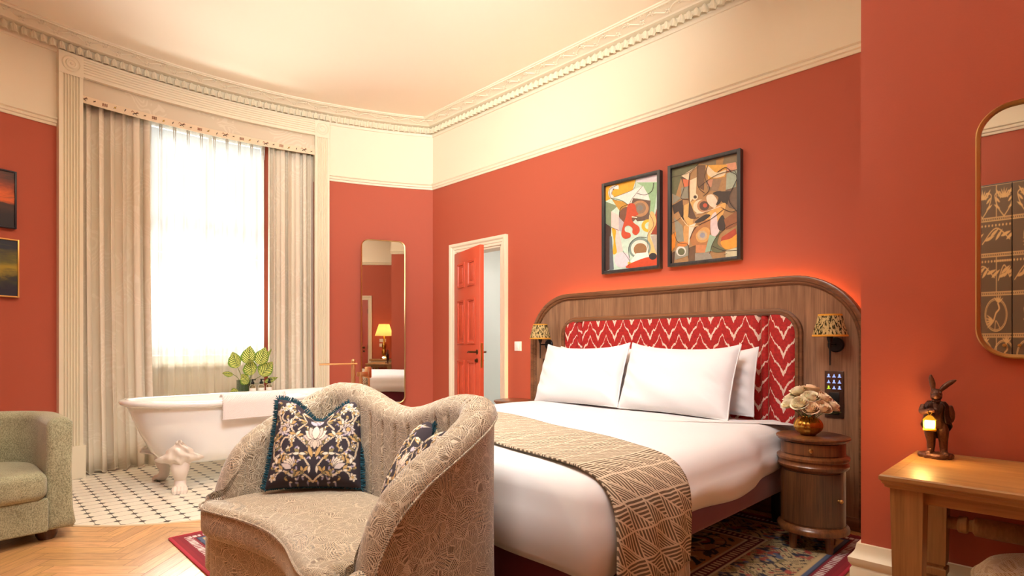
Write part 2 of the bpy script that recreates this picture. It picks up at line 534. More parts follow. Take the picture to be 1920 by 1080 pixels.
def frieze(path):
    for x, y, tx, ty in along(path, .0585, .03): leaf_block(x, y, tx, ty)
    pts = []
    for i, (x, y, tx, ty) in enumerate(along(path, .02, .01)):
        ph = i * .02 / .21 * 2 * pi
        d = .131 + .022 * sin(ph); z = interp([(.10, 3.418), (.12, 3.427), (.15, 3.436), (.17, 3.438)], d) - .003
        pts.append((x - ty * d, y + tx * d, z))
    co.tube(pts, .0062, 5)
    for i, (x, y, tx, ty) in enumerate(along(path, .105, .05)):
        for k in range(5):
            a = k * 2 * pi / 5; s = .016 * cos(a); d = .131 + .014 * sin(a) - (.018 if i % 2 else -.018)
            z = interp([(.09, 3.414), (.12, 3.427), (.15, 3.436), (.17, 3.438)], d) - .004
            co.ball((x + tx * s - ty * d, y + ty * s + tx * d, z), (.010, .010, .006), nu=6, nv=4)
    for x, y, tx, ty in along(path, .017, .0):
        co.ball((x - ty * .172, y + tx * .172, 3.437), .0045, nu=5, nv=4)
frieze([(DX, .86), (DX, B(32.34)[1] - .05)])
frieze([B(a)[:2] for a in arc(32.1, -20, 70)])
frieze([(BX - .1, -.90), (BX, -.90)][::-1] if False else [(1.2, -.90), (BX - .06, -.90)])
struct(co.build('cornice', M_TRIM), 'moulded plaster cornice with a band of acanthus leaves')
pr = MB()
pr.sweep([(-.01, 2.738), (.008, 2.738), (.012, 2.744), (.012, 2.756), (.022, 2.762), (.024, 2.776), (.020, 2.782), (.032, 2.790), (.032, 2.800), (-.01, 2.802)],
         [(DX, BY), (DX, B(32.34)[1])] + [B(a)[:2] for a in arc(32.34, 17.9, 20)][1:])
pr.sweep([(-.01, 2.738), (.008, 2.738), (.012, 2.744), (.012, 2.756), (.022, 2.762), (.024, 2.776), (.020, 2.782), (.032, 2.790), (.032, 2.800), (-.01, 2.802)],
         [B(a)[:2] for a in arc(-11.5, -36.3, 30)] + [(-1.15, -.90), (BX, -.90), (BX, BY), (DX, BY)])
struct(pr.build('picture_rail', M_TRIM), 'cream moulded picture rail')
BBP = [(-.01, 0), (.030, 0), (.030, .225), (.024, .235), (.034, .250), (.036, .268), (.024, .280), (.016, .296), (.012, .318), (-.01, .32)]
def baseboard(name, path):
    mb = MB(); mb.sweep(BBP, path); return struct(mb.build(name, M_TRIM))
baseboard('baseboard_near', [(-1.15, -.90), (.62, -.90)][::1] if False else [(1.75, -.90), (BX, -.90), (BX, BY), (DX, BY)])
baseboard('baseboard_right', [(DX, BY), (DX, DY0 - .085)])
baseboard('baseboard_far', [(DX, DY1 + .085), (DX, B(32.34)[1])] + [B(a)[:2] for a in arc(32.34, 18.0, 20)][1:])
baseboard('baseboard_left', [B(a)[:2] for a in arc(-11.6, -36.3, 30)] + [(-1.15, -.90), (.63, -.90)])

# ---- window: fluted surround, sashes, glass
win = sempty('window_1', B(3.3, 0, 0)); win['label'] = 'tall bow window with fluted cream surround'
WO = B(3.3, 0, 0)
def pil(a0, a1):
    mb = MB(); k = 6; am = (a0 + a1) / 2; wd = radians(a1 - a0) * RR
    def strip(z0, z1, prof):
        vs = []; n = len(prof)
        for z in (z0, z1):
            for s, d in prof: vs.append(B(am + math.degrees(s / RR), -d, z))
        mb.add(vs, [(i, (i + 1) % n, n + (i + 1) % n, n + i) for i in range(n)] + [tuple(range(n))[::-1], tuple(range(n, 2 * n))])
    prof = [(-wd / 2, -.02), (-wd / 2, .05)]
    g0 = wd * .72; st = g0 / k
    for i in range(k):
        c = -g0 / 2 + st * (i + .5)
        for q in range(7):
            th = pi * q / 6; prof.append((c - st * .36 * cos(th), .05 - .013 * sin(th)))
    prof += [(wd / 2, .05), (wd / 2, -.02)]
    strip(.262, 3.155, prof)
    h = wd / 2
    strip(3.155, 3.325, [(-h - .002, -.02), (-h - .002, .053), (h + .002, .053), (h + .002, -.02)])
    strip(0, .262, [(-h - .012, -.02), (-h - .012, .068), (h + .012, .068), (h + .012, -.02)])
    c = Vector(B(am, -.053, 3.242)); nrm = (Vector(B(am, -1, 3.242)) - Vector(B(am, 0, 3.242))).normalized()
    ux = Vector((nrm.y, -nrm.x, 0)); mt = Matrix((ux, (0, 0, 1), nrm)).transposed()
    mb.lathe([(.062, -.004), (.062, .006), (.055, .010), (.050, .004), (.040, .002), (.034, .010), (.026, .012), (.022, .006), (.012, .006), (.006, .012), (0, .013)], 36, tuple(c), mat=mt)
    return mb
pil(-11.45, -9.35).build('pilaster', M_TRIM, win, offset=WO)
pil(16.0, 17.88).build('pilaster', M_TRIM, win, offset=WO)
hd = MB(); prof = [(-.02, HEAD - .02), (.05, HEAD - .02)]
for i in range(6):
    c = 3.196 + .021 * i
    for q in range(7):
        th = pi * q / 6; prof.append((.05 - .010 * sin(th), c - .0078 * cos(th)))
prof += [(.05, 3.325), (-.02, 3.325)]
hd.sweep(prof, [B(a)[:2] for a in arc(16.1, -9.4, 40)]); hd.build('window_head', M_TRIM, win, offset=WO)
M_SASH = plain('white_sash_paint', rgb(236, 236, 232), .4)
sa = MB()
arc_block(sa, W_L, W_L + .3, .40, .47, .86, HEAD); arc_block(sa, W_R - .3, W_R, .40, .47, .86, HEAD)
arc_block(sa, W_L, W_R, .40, .48, .86, .95); arc_block(sa, W_L, W_R, .41, .47, 1.93, 2.0); arc_block(sa, W_L, W_R, .40, .48, 3.1, HEAD)
arc_block(sa, 4.5, 4.85, .43, .46, .9, 3.15)
sa.build('window_frame', M_SASH, win, offset=WO)
sl = MB(); arc_block(sl, A_L + .1, A_R - .1, .34, .43, .845, .875); sl.build('window_sill', M_TRIM, win, offset=WO)
def m_glass(name='clear_glass', c=(1, 1, 1, 1), rough=0.0):
    t = NT(name)
    g = t.n('BsdfGlossy', {'Color': (1, 1, 1, 1), 'Roughness': rough}); tr = t.n('BsdfTransparent', {'Color': c})
    lw = t.n('LayerWeight', {'Blend': .15})
    mx = t.n('MixShader', {0: lw.outputs['Fresnel'], 1: tr.outputs[0], 2: g.outputs[0]})
    t.t.links.new(mx.outputs[0], t.out.inputs[0]); return t.m
M_GLASS = m_glass('window_glass', (.97, .99, .98, 1))
gl = MB(); arc_block(gl, W_L + .28, W_R - .28, .445, .450, .92, 3.12); gl.build('window_pane', M_GLASS, win, offset=WO)

# ---- bathroom doorway with red panelled door, ajar
dr = sempty('door_1', (DX, DY1, 0)); dr['label'] = 'red six-panelled door standing ajar in a cream frame'
DO = (DX, DY1, 0)
cs = MB()
cp = [(-.002, -.02), (-.002, .012), (.006, .016), (.020, .016), (.026, .022), (.046, .024), (.052, .032), (.066, .040), (.082, .040), (.085, .032), (.085, -.02)]
# swept along the three sides: profile (outwards, into room)
def casing(mb, y0, y1, ztop, X, sgn, z0=0.0):
    secs = []
    for (y, z, dy, dz) in ((y0, z0, -1, 0), (y0, ztop, -1, 1), (y1, ztop, 1, 1), (y1, z0, 1, 0)):
        secs.append([(X + sgn * d, y + dy * o, z + dz * o) for o, d in cp])
    n = len(cp); vs = [p for s_ in secs for p in s_]; fs = []
    for i in range(3):
        for j in range(n): fs.append((i * n + j, (i + 1) * n + j, (i + 1) * n + (j + 1) % n, i * n + (j + 1) % n))
    fs.append(tuple(range(n))); fs.append(tuple(3 * n + j for j in range(n))[::-1]); mb.add(vs, fs)
casing(cs, DY0, DY1, DZ, DX, -1); cs.build('door_casing', M_TRIM, dr, offset=DO)
jb = MB(); jb.box(DX - .002, DX + .14, DY1 - .02, DY1 + .002, 0, DZ); jb.box(DX - .002, DX + .14, DY0 - .002, DY0 + .02, 0, DZ); jb.box(DX - .002, DX + .14, DY0, DY1, DZ - .02, DZ + .002)
jb.build('door_jamb', M_TRIM, dr, offset=DO)
def door_leaf(parent, L, Hh, t, mats, px0=.10, knob=True):
    mb = MB(); mb.box(0, L, -t / 2, t / 2, .008, Hh, .002)
    lf = mb.build('door_leaf', mats, parent)
    mo = MB(); cw = (L - .10 * 2 - .085) / 2
    rows = ((.22, .90), (1.06, 1.50), (1.62, 1.87))
    for r0, r1 in rows:
        for k in range(2):
            x0 = .10 + k * (cw + .085); x1 = x0 + cw
            for sg in (-1, 1):
                yb = sg * t / 2
                p = [(0, -.002), (0, .007), (.008, .011), (.016, .007), (.022, .009), (.026, .0), (.026, -.002)]
                secs = [[(x0 + o, yb + sg * d, r0 + o) for o, d in p], [(x1 - o, yb + sg * d, r0 + o) for o, d in p],
                        [(x1 - o, yb + sg * d, r1 - o) for o, d in p], [(x0 + o, yb + sg * d, r1 - o) for o, d in p]]
                n = len(p); vs = [q for s_ in secs for q in s_]; fs = []
                for i in range(4):
                    for j in range(n - 1): fs.append((i * n + j, ((i + 1) % 4) * n + j, ((i + 1) % 4) * n + j + 1, i * n + j + 1))
                mo.add(vs, fs)
                mo.box(x0 + .05, x1 - .05, yb - .004, yb + .004 , r0 + .05, r1 - .05, .003)
    m2 = mo.build('panel_moulding', mats, lf)
    return lf
phi = radians(18)
lf = door_leaf(dr, .662, 1.985, .042, M_DOORRED)
def handle_set(lf, x, sg, t=.042):
    mb = MB(); y = sg * t / 2
    mb.lathe([(0, 0), (.024, 0), (.024, .004), (.016, .008), (0, .009)], 20, (x, y, .985), mat=Matrix.Rotation(-sg * pi / 2, 3, 'X'))
    mb.tube([(x, y, .985), (x, y + sg * .045, .985), (x - .012, y + sg * .052, .985), (x - .05, y + sg * .053, .983), (x - .085, y + sg * .052, .988), (x - .115, y + sg * .05, .979)], [.008, .008, .009, .010, .008, .006], 10)
    mb.lathe([(0, 0), (.021, 0), (.021, .004), (.013, .010), (.013, .022), (0, .024)], 18, (x, y, .905), mat=Matrix.Rotation(-sg * pi / 2, 3, 'X'))
    mb.build('door_handle', M_BRONZE, lf)
lf.location = (-.022, -.018, 0); lf.rotation_euler = (0, 0, -pi / 2 - phi)
handle_set(lf, .60, 1); handle_set(lf, .60, -1)
lk = MB(); lk.box(.6615, .6635, -.012, .012, .84, 1.07, .0005); lk.build('lock_plate', M_BRASS, lf)
hg = MB()
for z in (.25, 1.0, 1.75): hg.box(-.004, .004, .019, .034, z - .05, z + .05, .002)
hg.build('hinge', M_BRONZE, lf)

# bathroom seen through the gap
BW = plain('bathroom_white', rgb(236, 240, 234), .4)
bt = MB()
bt.box(DX + .13, 5.5, 2.75, 2.85, 0, 2.6); bt.box(DX + .13, 5.5, 5.35, 5.45, 0, 2.6); bt.box(5.4, 5.5, 2.75, 5.45, 0, 2.6); bt.box(DX + .13, 5.5, 2.75, 5.45, 2.6, 2.7)
bt.box(DX + .13, 5.5, 2.75, 5.45, -.06, .002)
struct(bt.build('wall_bathroom', BW))
def m_flute():
    t = NT('fluted_glass')
    v = t.coord(); sx = t.n('SeparateXYZ', {0: v})
    wv = t.math('SINE', t.math('MULTIPLY', sx.outputs[1], 2 * pi / .028))
    d = t.n('BsdfTranslucent', {'Color': rgb(236, 240, 226)}); tr = t.n('BsdfTransparent', {'Color': rgb(235, 245, 238)})
    b = t.n('Bump', {'Height': wv, 'Strength': .6, 'Distance': .004})
    g = t.n('BsdfGlossy', {'Color': (1, 1, 1, 1), 'Roughness': .12}); t.t.links.new(b.outputs[0], g.inputs['Normal']); t.t.links.new(b.outputs[0], d.inputs['Normal'])
    m1 = t.n('MixShader', {0: .5, 1: d.outputs[0], 2: tr.outputs[0]}); m2 = t.n('MixShader', {0: .12, 1: m1.outputs[0], 2: g.outputs[0]})
    t.t.links.new(m2.outputs[0], t.out.inputs[0]); return t.m
ss = thing('shower_screen', 'fluted glass shower screen seen through the open red door', 'shower screen', (4.55, 4.0, .002))
g = MB(); g.grid(lambda u, w_: (.004 * sin(u * 1.6 / .028 * 2 * pi), -.85 + 1.6 * u, .02 + 2.02 * w_), 460, 2, uv=False)
mod_solid(g.build('glass', m_flute(), ss), .006)
g = MB(); g.box(-.014, .014, -.86, .77, 2.03, 2.06, .004); g.build('rail', M_BLACK, ss)
g = MB(); g.box(-.014, .014, -.86, .77, 0, .02, .004); g.build('rail', M_BLACK, ss)
sh = thing('overhead_shower', 'round shower head on a wall arm behind the fluted glass', 'shower head', (5.38, 4.25, 2.12))
g = MB(); g.tube([(.02, 0, 0), (-.25, 0, 0), (-.32, 0, -.02), (-.33, 0, -.07)], .012, 10); g.build('arm', M_BRONZE, sh)
g = MB(); g.lathe([(0, .0), (.02, 0), (.10, -.018), (.10, -.028), (0, -.028)], 28, (-.33, 0, -.06)); g.build('rose_plate', M_BRONZE, sh)
light('bathroom_ceiling_lamp', 'AREA', (4.5, 4.0, 2.58), 20, (1, .98, .94), (0, 0, 0), shape='DISK', size=.5)

# second door on the back wall, seen in the standing mirror
d2 = sempty('door_2', (.72, -.90, 0)); d2['label'] = 'red panelled door in the back wall'
cs = MB()
def casing_y(mb, x0, x1, ztop, Y, sgn):
    secs = []
    for (x, z, dx, dz) in ((x0, 0, -1, 0), (x0, ztop, -1, 1), (x1, ztop, 1, 1), (x1, 0, 1, 0)):
        secs.append([(x + dx * o, Y + sgn * d, z + dz * o) for o, d in cp])
    n = len(cp); vs = [p for s_ in secs for p in s_]; fs = []
    for i in range(3):
        for j in range(n): fs.append((i * n + j, (i + 1) * n + j, (i + 1) * n + (j + 1) % n, i * n + (j + 1) % n))
    mb.add(vs, fs)
casing_y(cs, .72, 1.62, 2.0, -.90, 1); cs.build('door_casing', M_TRIM, d2, offset=(.72, -.90, 0))
lf2 = door_leaf(d2, .90, 1.995, .03, plain('door_muted_red', rgb(170, 75, 62), .4))
lf2.location = (0, .012, 0); handle_set(lf2, .82, 1, .03)
g = MB()
for z in (.25, 1.0, 1.75): g.box(.896, .904, .012, .03, z - .05, z + .05, .002)
g.build('hinge', M_BRONZE, lf2)

# ---- recessed ceiling downlights; all after the first are unseen, added as fill
M_LAMP = emit('lamp_glow', (1, .86, .66, 1), 14)
DL = [(2.066, 3.34), (.45, 3.1), (2.1, 1.7), (1.2, 1.2), (-.2, .9), (1.3, -.2)]
DLAB = ['small round downlight in the ceiling above the foot of the bath', 'unseen fill downlight added above the green armchair', 'unseen fill downlight added above the pillow end of the bed',
        'unseen fill downlight added above the patterned loveseat', 'unseen fill downlight added in front of the wardrobe', 'unseen fill downlight added near the back door']
for (x, y), lab, de in zip(DL, DLAB, DOWNLIGHT_E):
    t = thing('downlight', lab, 'ceiling light', (x, y, CEIL), 0, 'recessed ceiling downlights')
    g = MB(); g.lathe([(.036, 0.001), (.036, -.004), (.048, -.006), (.050, 0.001)], 28); g.build('trim_ring', M_TRIM, t)
    g = MB(); g.lathe([(0, -.002), (.035, -.002), (.035, .001)], 24); g.build('lamp_lens', M_LAMP, t)
    light('downlight_beam', 'AREA', (x, y, CEIL - .008), de, WARM, (0, 0, 0), shape='DISK', size=.07)

pe = thing('fill_pendant_lamp', 'frosted globe pendant added out of view as a fill light in front of the wardrobe', 'pendant lamp', (FILL_PENDANT[0], FILL_PENDANT[1], CEIL))
g = MB(); g.lathe([(0, 0), (.06, 0), (.055, -.02), (.012, -.03), (0, -.03)], 24); g.build('ceiling_rose', M_BRASS, pe)
g = MB(); g.tube([(0, 0, -.02), (0, 0, FILL_PENDANT[2] + .17 - CEIL)], .006, 8); g.lathe([(0, .0), (.03, 0), (.03, .04), (0, .045)], 20, (0, 0, FILL_PENDANT[2] + .15 - CEIL)); g.build('rod', M_BRASS, pe)
t = NT('opal_glass'); tr = t.n('BsdfTransparent', {'Color': (1, 1, 1, 1)}); e = t.n('Emission', {'Color': (1, .92, .8, 1), 'Strength': 1.5}); mx = t.n('MixShader', {0: .25, 1: tr.outputs[0], 2: e.outputs[0]}); t.t.links.new(mx.outputs[0], t.out.inputs[0])
g = MB(); g.ball((0, 0, FILL_PENDANT[2] - CEIL), .165, nu=32, nv=20); g.build('globe', t.m, pe)

# ================================================================== window dressing
def m_jacquard(name, base, lite):
    t = NT(name)
    uv = t.n('UVMap').outputs[0]
    v = t.mapping(uv, (1, 1, 1))
    nz = t.noise(v, 2.6, 2, .5, .8)
    vo = t.n('TexVoronoi', {'Vector': v, 'Scale': 2.2})
    band = t.math('SINE', t.math('MULTIPLY', t.math('ADD', vo.outputs['Distance'], nz.outputs[0]), 90))
    msk = t.math('GREATER_THAN', t.noise(v, 3.1, 1, .5).outputs[0], .50)
    f = t.math('MULTIPLY', t.math('GREATER_THAN', band, .35), msk)
    weave = t.noise(v, 420, 2, .5)
    c = t.mix(t.math('MULTIPLY', f, .5), base, lite)
    t.bsdf(c, .85, 0, t.math('ADD', f, t.math('MULTIPLY', weave.outputs[0], .5)), .15, .002)
    return t.m
M_CURT = m_jacquard('curtain_jacquard', rgb(230, 220, 202), rgb(242, 234, 220))
M_PELM = m_jacquard('pelmet_fabric', rgb(216, 203, 180), rgb(232, 222, 203))

def curtain(name, label, a0, a1, nf, lean, seed):
    rnd = random.Random(seed)
    ph = [rnd.uniform(-.5, .5) for _ in range(nf + 2)]; am = [rnd.uniform(.75, 1.3) for _ in range(nf + 2)]
    t = thing(name, label, 'curtain', B((a0 + a1) / 2, .10, .004), 0, 'heavy curtains at the bow window')
    off = B((a0 + a1) / 2, .10, .004)
    W = radians(a1 - a0) * RR
    def fn(u, w):
        z = .006 + 3.05 * w
        x = u * nf; i = int(min(nf - 1, x)); fr = x - i
        A = lerp(am[i], am[i + 1], fr)
        depth = lerp(.058, .030, w) * A
        s = sin(2 * pi * (x + ph[i] * (1 - fr) * .5 + ph[i + 1] * fr * .5))
        o = .10 + depth * s
        fl = (1 - w) ** 3
        o -= fl * .05 * (.6 + .4 * s) + .02 * fl
        a = a0 + (a1 - a0) * u + lean * fl * (u if lean > 0 else (1 - u)) + math.degrees(.010 * sin(2 * pi * x * 2 + 1) / RR)
        zz = z + fl * .012 * sin(x * 5)
        return Vector(B(a, o, max(.006, zz))) - Vector(off)
    mb = MB(); mb.grid(fn, nf * 18, 26)
    for k in list(mb.uv): mb.uv[k] = (mb.uv[k][0] * W * 2.2, mb.uv[k][1] * 3.05)
    mod_solid(mb.build('drape', M_CURT, t), .004)
    hm = MB(); hm.tube([tuple(fn(u / 120, 0.004) + Vector((0, 0, .0))) for u in range(121)], .004, 5); hm.build('hem', M_CURT, t)
    return t
curtain('curtain', 'full-length cream jacquard curtain hanging at the left of the bow window beside the tub end', A_L + .25, -2.78, 6, .35, 3)
curtain('curtain', 'full-length cream jacquard curtain hanging at the right of the bow window beside the bath tap', 10.45, A_R - .2, 6, -.2, 8)

def m_sheer():
    t = NT('sheer_voile')
    n = t.noise(t.coord(), 300, 2, .5)
    d = t.n('BsdfDiffuse', {'Color': rgb(238, 232, 218)}); tl = t.n('BsdfTranslucent', {'Color': rgb(240, 234, 220)})
    tr = t.n('BsdfTransparent', {'Color': (1, 1, 1, 1)})
    m1 = t.n('MixShader', {0: .62, 1: d.outputs[0], 2: tl.outputs[0]}); m2 = t.n('MixShader', {0: .48, 1: m1.outputs[0], 2: tr.outputs[0]})
    t.t.links.new(m2.outputs[0], t.out.inputs[0]); return t.m
so = B(4.6, .26, .01)
st = thing('sheer_curtain', 'thin white voile curtain with pinch pleats across the bright window', 'curtain', so)
S0, S1 = -2.42, 10.25
def sfn(u, w):
    z = .012 + 3.10 * w
    x = u * 9
    top = sstep(.86, 1.0, w)
    s = sin(2 * pi * x); p = s if s < 0 else s
    pin = max(0, cos(2 * pi * x)) ** 8
    o = .25 + .026 * s * (1 - top) + .010 * sin(2 * pi * x * 2.3 + 2) * (1 - top) - .03 * pin * top
    a = S0 + (S1 - S0) * u + math.degrees(.006 * sin(2 * pi * x * 1.7) / RR) * (1 - top)
    return Vector(B(a, o, z)) - Vector(so)
mb = MB(); mb.grid(sfn, 220, 22); mb.build('voile', m_sheer(), st)
mb = MB()
for k in range(10):
    u = k / 9
    for q in (-.0016, .0016):
        a = S0 + (S1 - S0) * u; mb.tube([tuple(Vector(B(a + q * 60, .235 + .006, 3.11 - .19 * j / 6)) - Vector(so)) for j in range(7)], [.004, .006, .007, .005, .003, .002, .001], 6)
mb.build('pleat_heading', M_LINEN, st)

# pelmet with embroidered insects along its lower band
po = B(3.3, 0, 2.98)
pt = thing('pelmet', 'curved cream fabric pelmet with a row of embroidered insects above the curtains', 'pelmet', po)
mb = MB()
def pf(u, w): return Vector(B(A_L + .03 + (A_R - A_L - .06) * u, .0, 2.985 + .205 * w)) - Vector(po)
mb.grid(pf, 50, 4)
for k in list(mb.uv): mb.uv[k] = (mb.uv[k][0] * 1.94, mb.uv[k][1] * .2)
mod_solid(mb.build('pelmet_panel', M_PELM, pt), .018)
mb = MB(); mb.sweep([(.0095, 2.980), (.0135, 2.980), (.0135, 3.038), (.0095, 3.038)], [B(a)[:2] for a in arc(A_R - .03, A_L + .03, 40)])
mb.build('border_band', plain('pelmet_band', rgb(232, 213, 184), .8, nscale=300), pt, offset=po)
M_EMB = [plain('thread_rust', rgb(165, 96, 52), .8), plain('thread_dark', rgb(88, 72, 62), .8), plain('thread_gold', rgb(196, 160, 78), .8)]
for k in range(27):
    mb = MB(); u = (k + .4) / 27; a = A_L + (A_R - A_L) * u; z = 3.010 + .003 * sin(k * 2.1); d = -.0165; kind = k % 5
    def P(dx, dz): return B(a + math.degrees(1.35 * dx / RR), d, z + 1.35 * dz)
    if kind == 0:
        for sg in (-1, 1):
            mb.tube([P(0, 0), P(.014 * sg, .013), P(.020 * sg, .004)], .0022, 5, 0); mb.tube([P(0, 0), P(.012 * sg, -.010)], .002, 5, 1)
        mb.tube([P(-.012, -.006), P(.014, .006)], .0032, 6, 1)
    elif kind == 1: mb.tube([P(-.006, -.004), P(0, 0), P(.007, .005)], [.002, .0035, .002], 6, 1); mb.tube([P(-.004, .006), P(.005, -.005)], .0015, 5, 2)
    elif kind == 2:
        for q in (-.006, 0, .006): mb.tube([P(-.014, q), P(.014, q + .001)], .0018, 5, 0)
        for q in (-.01, 0, .01): mb.tube([P(q, -.01), P(q + .002, .01)], .0014, 5, 1)
    elif kind == 3: mb.ball(P(0, 0), .0075, 2, 8, 6); mb.tube([P(-.009, -.008), P(.008, .009)], .0014, 5, 1)
    else: mb.tube([P(-.003, -.008), P(0, 0), P(.004, .008)], [.0018, .004, .0018], 6, 1)
    mb.build('embroidered_insect', M_EMB, pt, offset=po)

# ================================================================== bath corner
def rrect(a, L, Wd, p=2.6):
    c, s_ = cos(a), sin(a)
    return (L * math.copysign(abs(c) ** (2 / p), c), Wd * math.copysign(abs(s_) ** (2 / p), s_))
TX, TY = 1.63, 4.76
bath = thing('bathtub', 'white roll-top bathtub on claw feet in front of the bow window', 'bathtub', (TX, TY, .003))
# (half length, half width, z)
tp = [(.02, .02, .165), (.35, .12, .167), (.50, .19, .178), (.57, .235, .205), (.625, .27, .27), (.69, .30, .40), (.74, .318, .52), (.765, .326, .585),
      (.772, .332, .600), (.795, .355, .600), (.812, .372, .610), (.818, .378, .624), (.812, .372, .638), (.795, .355, .645), (.772, .332, .642), (.755, .315, .628),
      (.735, .303, .58), (.70, .285, .45), (.645, .26, .32), (.58, .22, .235), (.45, .15, .205), (.02, .02, .200)]
mb = MB(); N = 72; vs = []; fs = []
for i in range(N):
    a = 2 * pi * i / N
    for L, Wd, z in tp:
        x, y = rrect(a, L, Wd, 2.35)
        rise = .02 * (abs(x) / .82) ** 3 * (z / .64) ** 3
        vs.append((x, y, z + rise))
m = len(tp)
for i in range(N):
    for j in range(m - 1): fs.append((i * m + j, ((i + 1) % N) * m + j, ((i + 1) % N) * m + j + 1, i * m + j + 1))
fs.append(tuple(i * m for i in range(N))[::-1]); fs.append(tuple(i * m + m - 1 for i in range(N)))
mb.add(vs, fs); mb.build('tub', M_WHITE, bath, 50)
M_FOOT = plain('painted_claw_foot', rgb(228, 214, 200), .32, nscale=30, bump_s=.2, bump_d=.006)
foot_src = None
for fx, fy in ((-.49, -.215), (-.49, .215), (.49, -.215), (.49, .215)):
    if foot_src is None:
        g = MB(); T = spline([(0, .03, .25), (0, -.01, .215), (0, -.030, .17), (0, -.018, .12), (0, .0, .08), (0, -.02, .042), (0, -.055, .020)], 5)
        rad = [interp([(0, .03), (.18, .055), (.35, .050), (.6, .030), (.8, .030), (.92, .034), (1, .018)], i / (len(T) - 1)) for i in range(len(T))]
        g.tube(T, rad, 12, flat=(.75, 1))
        for k in range(4):
            x = (k - 1.5) * .017
            g.tube([(x * .8, -.025, .036), (x * 1.2, -.058, .030), (x * 1.25, -.078, .014), (x * 1.2, -.083, .002)], [.012, .013, .011, .005], 8)
        def shield(u, w):
            s_ = (u - .5) * 2; tt = w
            half = interp([(0, .028), (.2, .042), (.36, .070), (.46, .150), (.50, .165), (.56, .135), (.64, .095), (.74, .085), (.86, .055), (1, .008)], tt) * (1 + .05 * sin(tt * 34))
            z = .135 + .245 * tt
            r_ = sqrt((s_ * half) ** 2 + (.10 * (tt - .45)) ** 2)
            bulge = .040 * (1 - abs(s_) ** 1.6) * sin(pi * min(1, tt * .9 + .1)) + .008 * sin(r_ * 120) + .006 * sin(s_ * 7 + tt * 22) * (1 - s_ * s_)
            zz = z - .012 * abs(s_) ** 2 * (1 if tt > .3 else .3)
            return (s_ * half, interp([(.12, -.02), (.17, -.012), (.2, -.026), (.25, -.056), (.30, -.074), (.38, -.094)], zz) - .010 - bulge * .8, zz)
        g.grid(shield, 36, 30, uv=False)
        foot_src = g.build('claw_foot', M_FOOT, bath); o = foot_src; mod_solid(o, .008, 1.0)
    else:
        o = foot_src.copy(); COL.objects.link(o)
    o.location = (fx, fy, 0)
    o.rotation_euler = (0, 0, (pi if fy > 0 else 0) + (-.30 if fx * fy > 0 else .30))
# towel over the near rim
tw = thing('bath_towel', 'small white waffle towel folded over the near rim of the tub', 'towel', (1.60, 4.39, .64))
def tf(u, w):
    q = w * 1.0
    Ls = [(0.02, .0, -.005), (.12, -.028, .014), (.2, -.052, .012), (.27, -.066, -.012), (.36, -.070, -.035), (1, -.066, -.165)]
    y = interp([(a, b) for a, b, c in Ls], q); z = interp([(a, c) for a, b, c in Ls], q)
    return (u * .46 - .23, y + .055, z + .032 )
mb = MB(); mb.grid(lambda u, w_: tf(u, w_), 24, 30)
t = NT('waffle_towel'); v = t.mapping(t.n('UVMap').outputs[0], (30, 22, 1)); sx = t.n('SeparateXYZ', {0: v})
hgt = t.math('MULTIPLY', t.math('SINE', t.math('MULTIPLY', t.math('ADD', sx.outputs[0], sx.outputs[1]), 6.28)), .5)
t.bsdf(rgb(240, 228, 222), .9, 0, hgt, .5, .006)
mod_solid(mb.build('waffle_cloth', t.m, tw), .007, 1)

# floor-standing bath filler
tp_ = thing('bath_filler', 'brushed brass floor-standing bath tap with hand shower behind the loveseat', 'bath tap', (2.60, 4.72, .003))
M_CHAMP = plain('champagne_brass', rgb(226, 178, 130), .3, 1.0)
g = MB(); g.tube([(0, 0, 0), (0, 0, .90)], .019, 16); g.lathe([(0, 0), (.05, 0), (.05, .012), (0, .012)], 24); g.ball((0, 0, .90), .02); g.build('riser', M_CHAMP, tp_)
g = MB(); g.tube([(.06, -.03, 0), (.06, -.03, .80)], .016, 14); g.lathe([(0, 0), (.04, 0), (.04, .012), (0, .012)], 24, (.06, -.03, 0)); g.build('supply_pipe', M_CHAMP, tp_)
g = MB(); g.tube([(.03, -.015, .875), (-.30, .06, .875)], .013, 12, flat=(.7, 1)); g.build('spout', M_CHAMP, tp_)
g = MB(); g.box(.03, .115, -.075, .0, .755, .80, .008); g.tube([(.115, -.04, .777), (.14, -.045, .777)], .012, 10); g.box(.10, .15, -.075, -.02, .74, .845, .010); g.build('mixer_body', M_CHAMP, tp_)
g = MB(); g.tube([(.13, -.05, .75), (.13, -.05, .62)], .010, 10); g.tube([(.13, -.05, .63), (.12, -.06, .3), (.08, -.05, .12), (.06, -.03, .2)], .006, 8); g.build('hand_shower', M_CHAMP, tp_)

# small table with plant and bottles behind the bath
PX, PY = 1.93, 5.34
sd = thing('side_table', 'small round white table behind the bath under the plant and bottles', 'side table', (PX, PY, .003))
g = MB(); g.lathe([(0, .585), (.185, .585), (.195, .592), (.195, .60), (.185, .607), (0, .607)], 40); g.build('tabletop', M_WHITE, sd)
g = MB(); g.lathe([(.12, 0), (.12, .012), (.03, .03), (.018, .06), (.016, .55), (.05, .585)], 24); g.build('pedestal', M_WHITE, sd)
M_VGL = m_glass('vase_glass', rgb(222, 232, 226), .02)
vt = thing('glass_vase', 'ribbed clear glass vase holding the leafy stems behind the bath', 'vase', (1.845, PY - .02, .611))
g = MB(); g.lathe([(0, 0), (.055, 0), (.06, .006), (.06, .125), (.056, .125), (.056, .012), (0, .012)], 48, mod=lambda a, z: 1 + .025 * cos(a * 16)); g.build('glass', M_VGL, vt)
M_AMBER = plain('golden_liquid', rgb(226, 178, 66), .1, **{'Transmission Weight': .4})
M_BOT = m_glass('bottle_glass', rgb(236, 232, 220), .02)
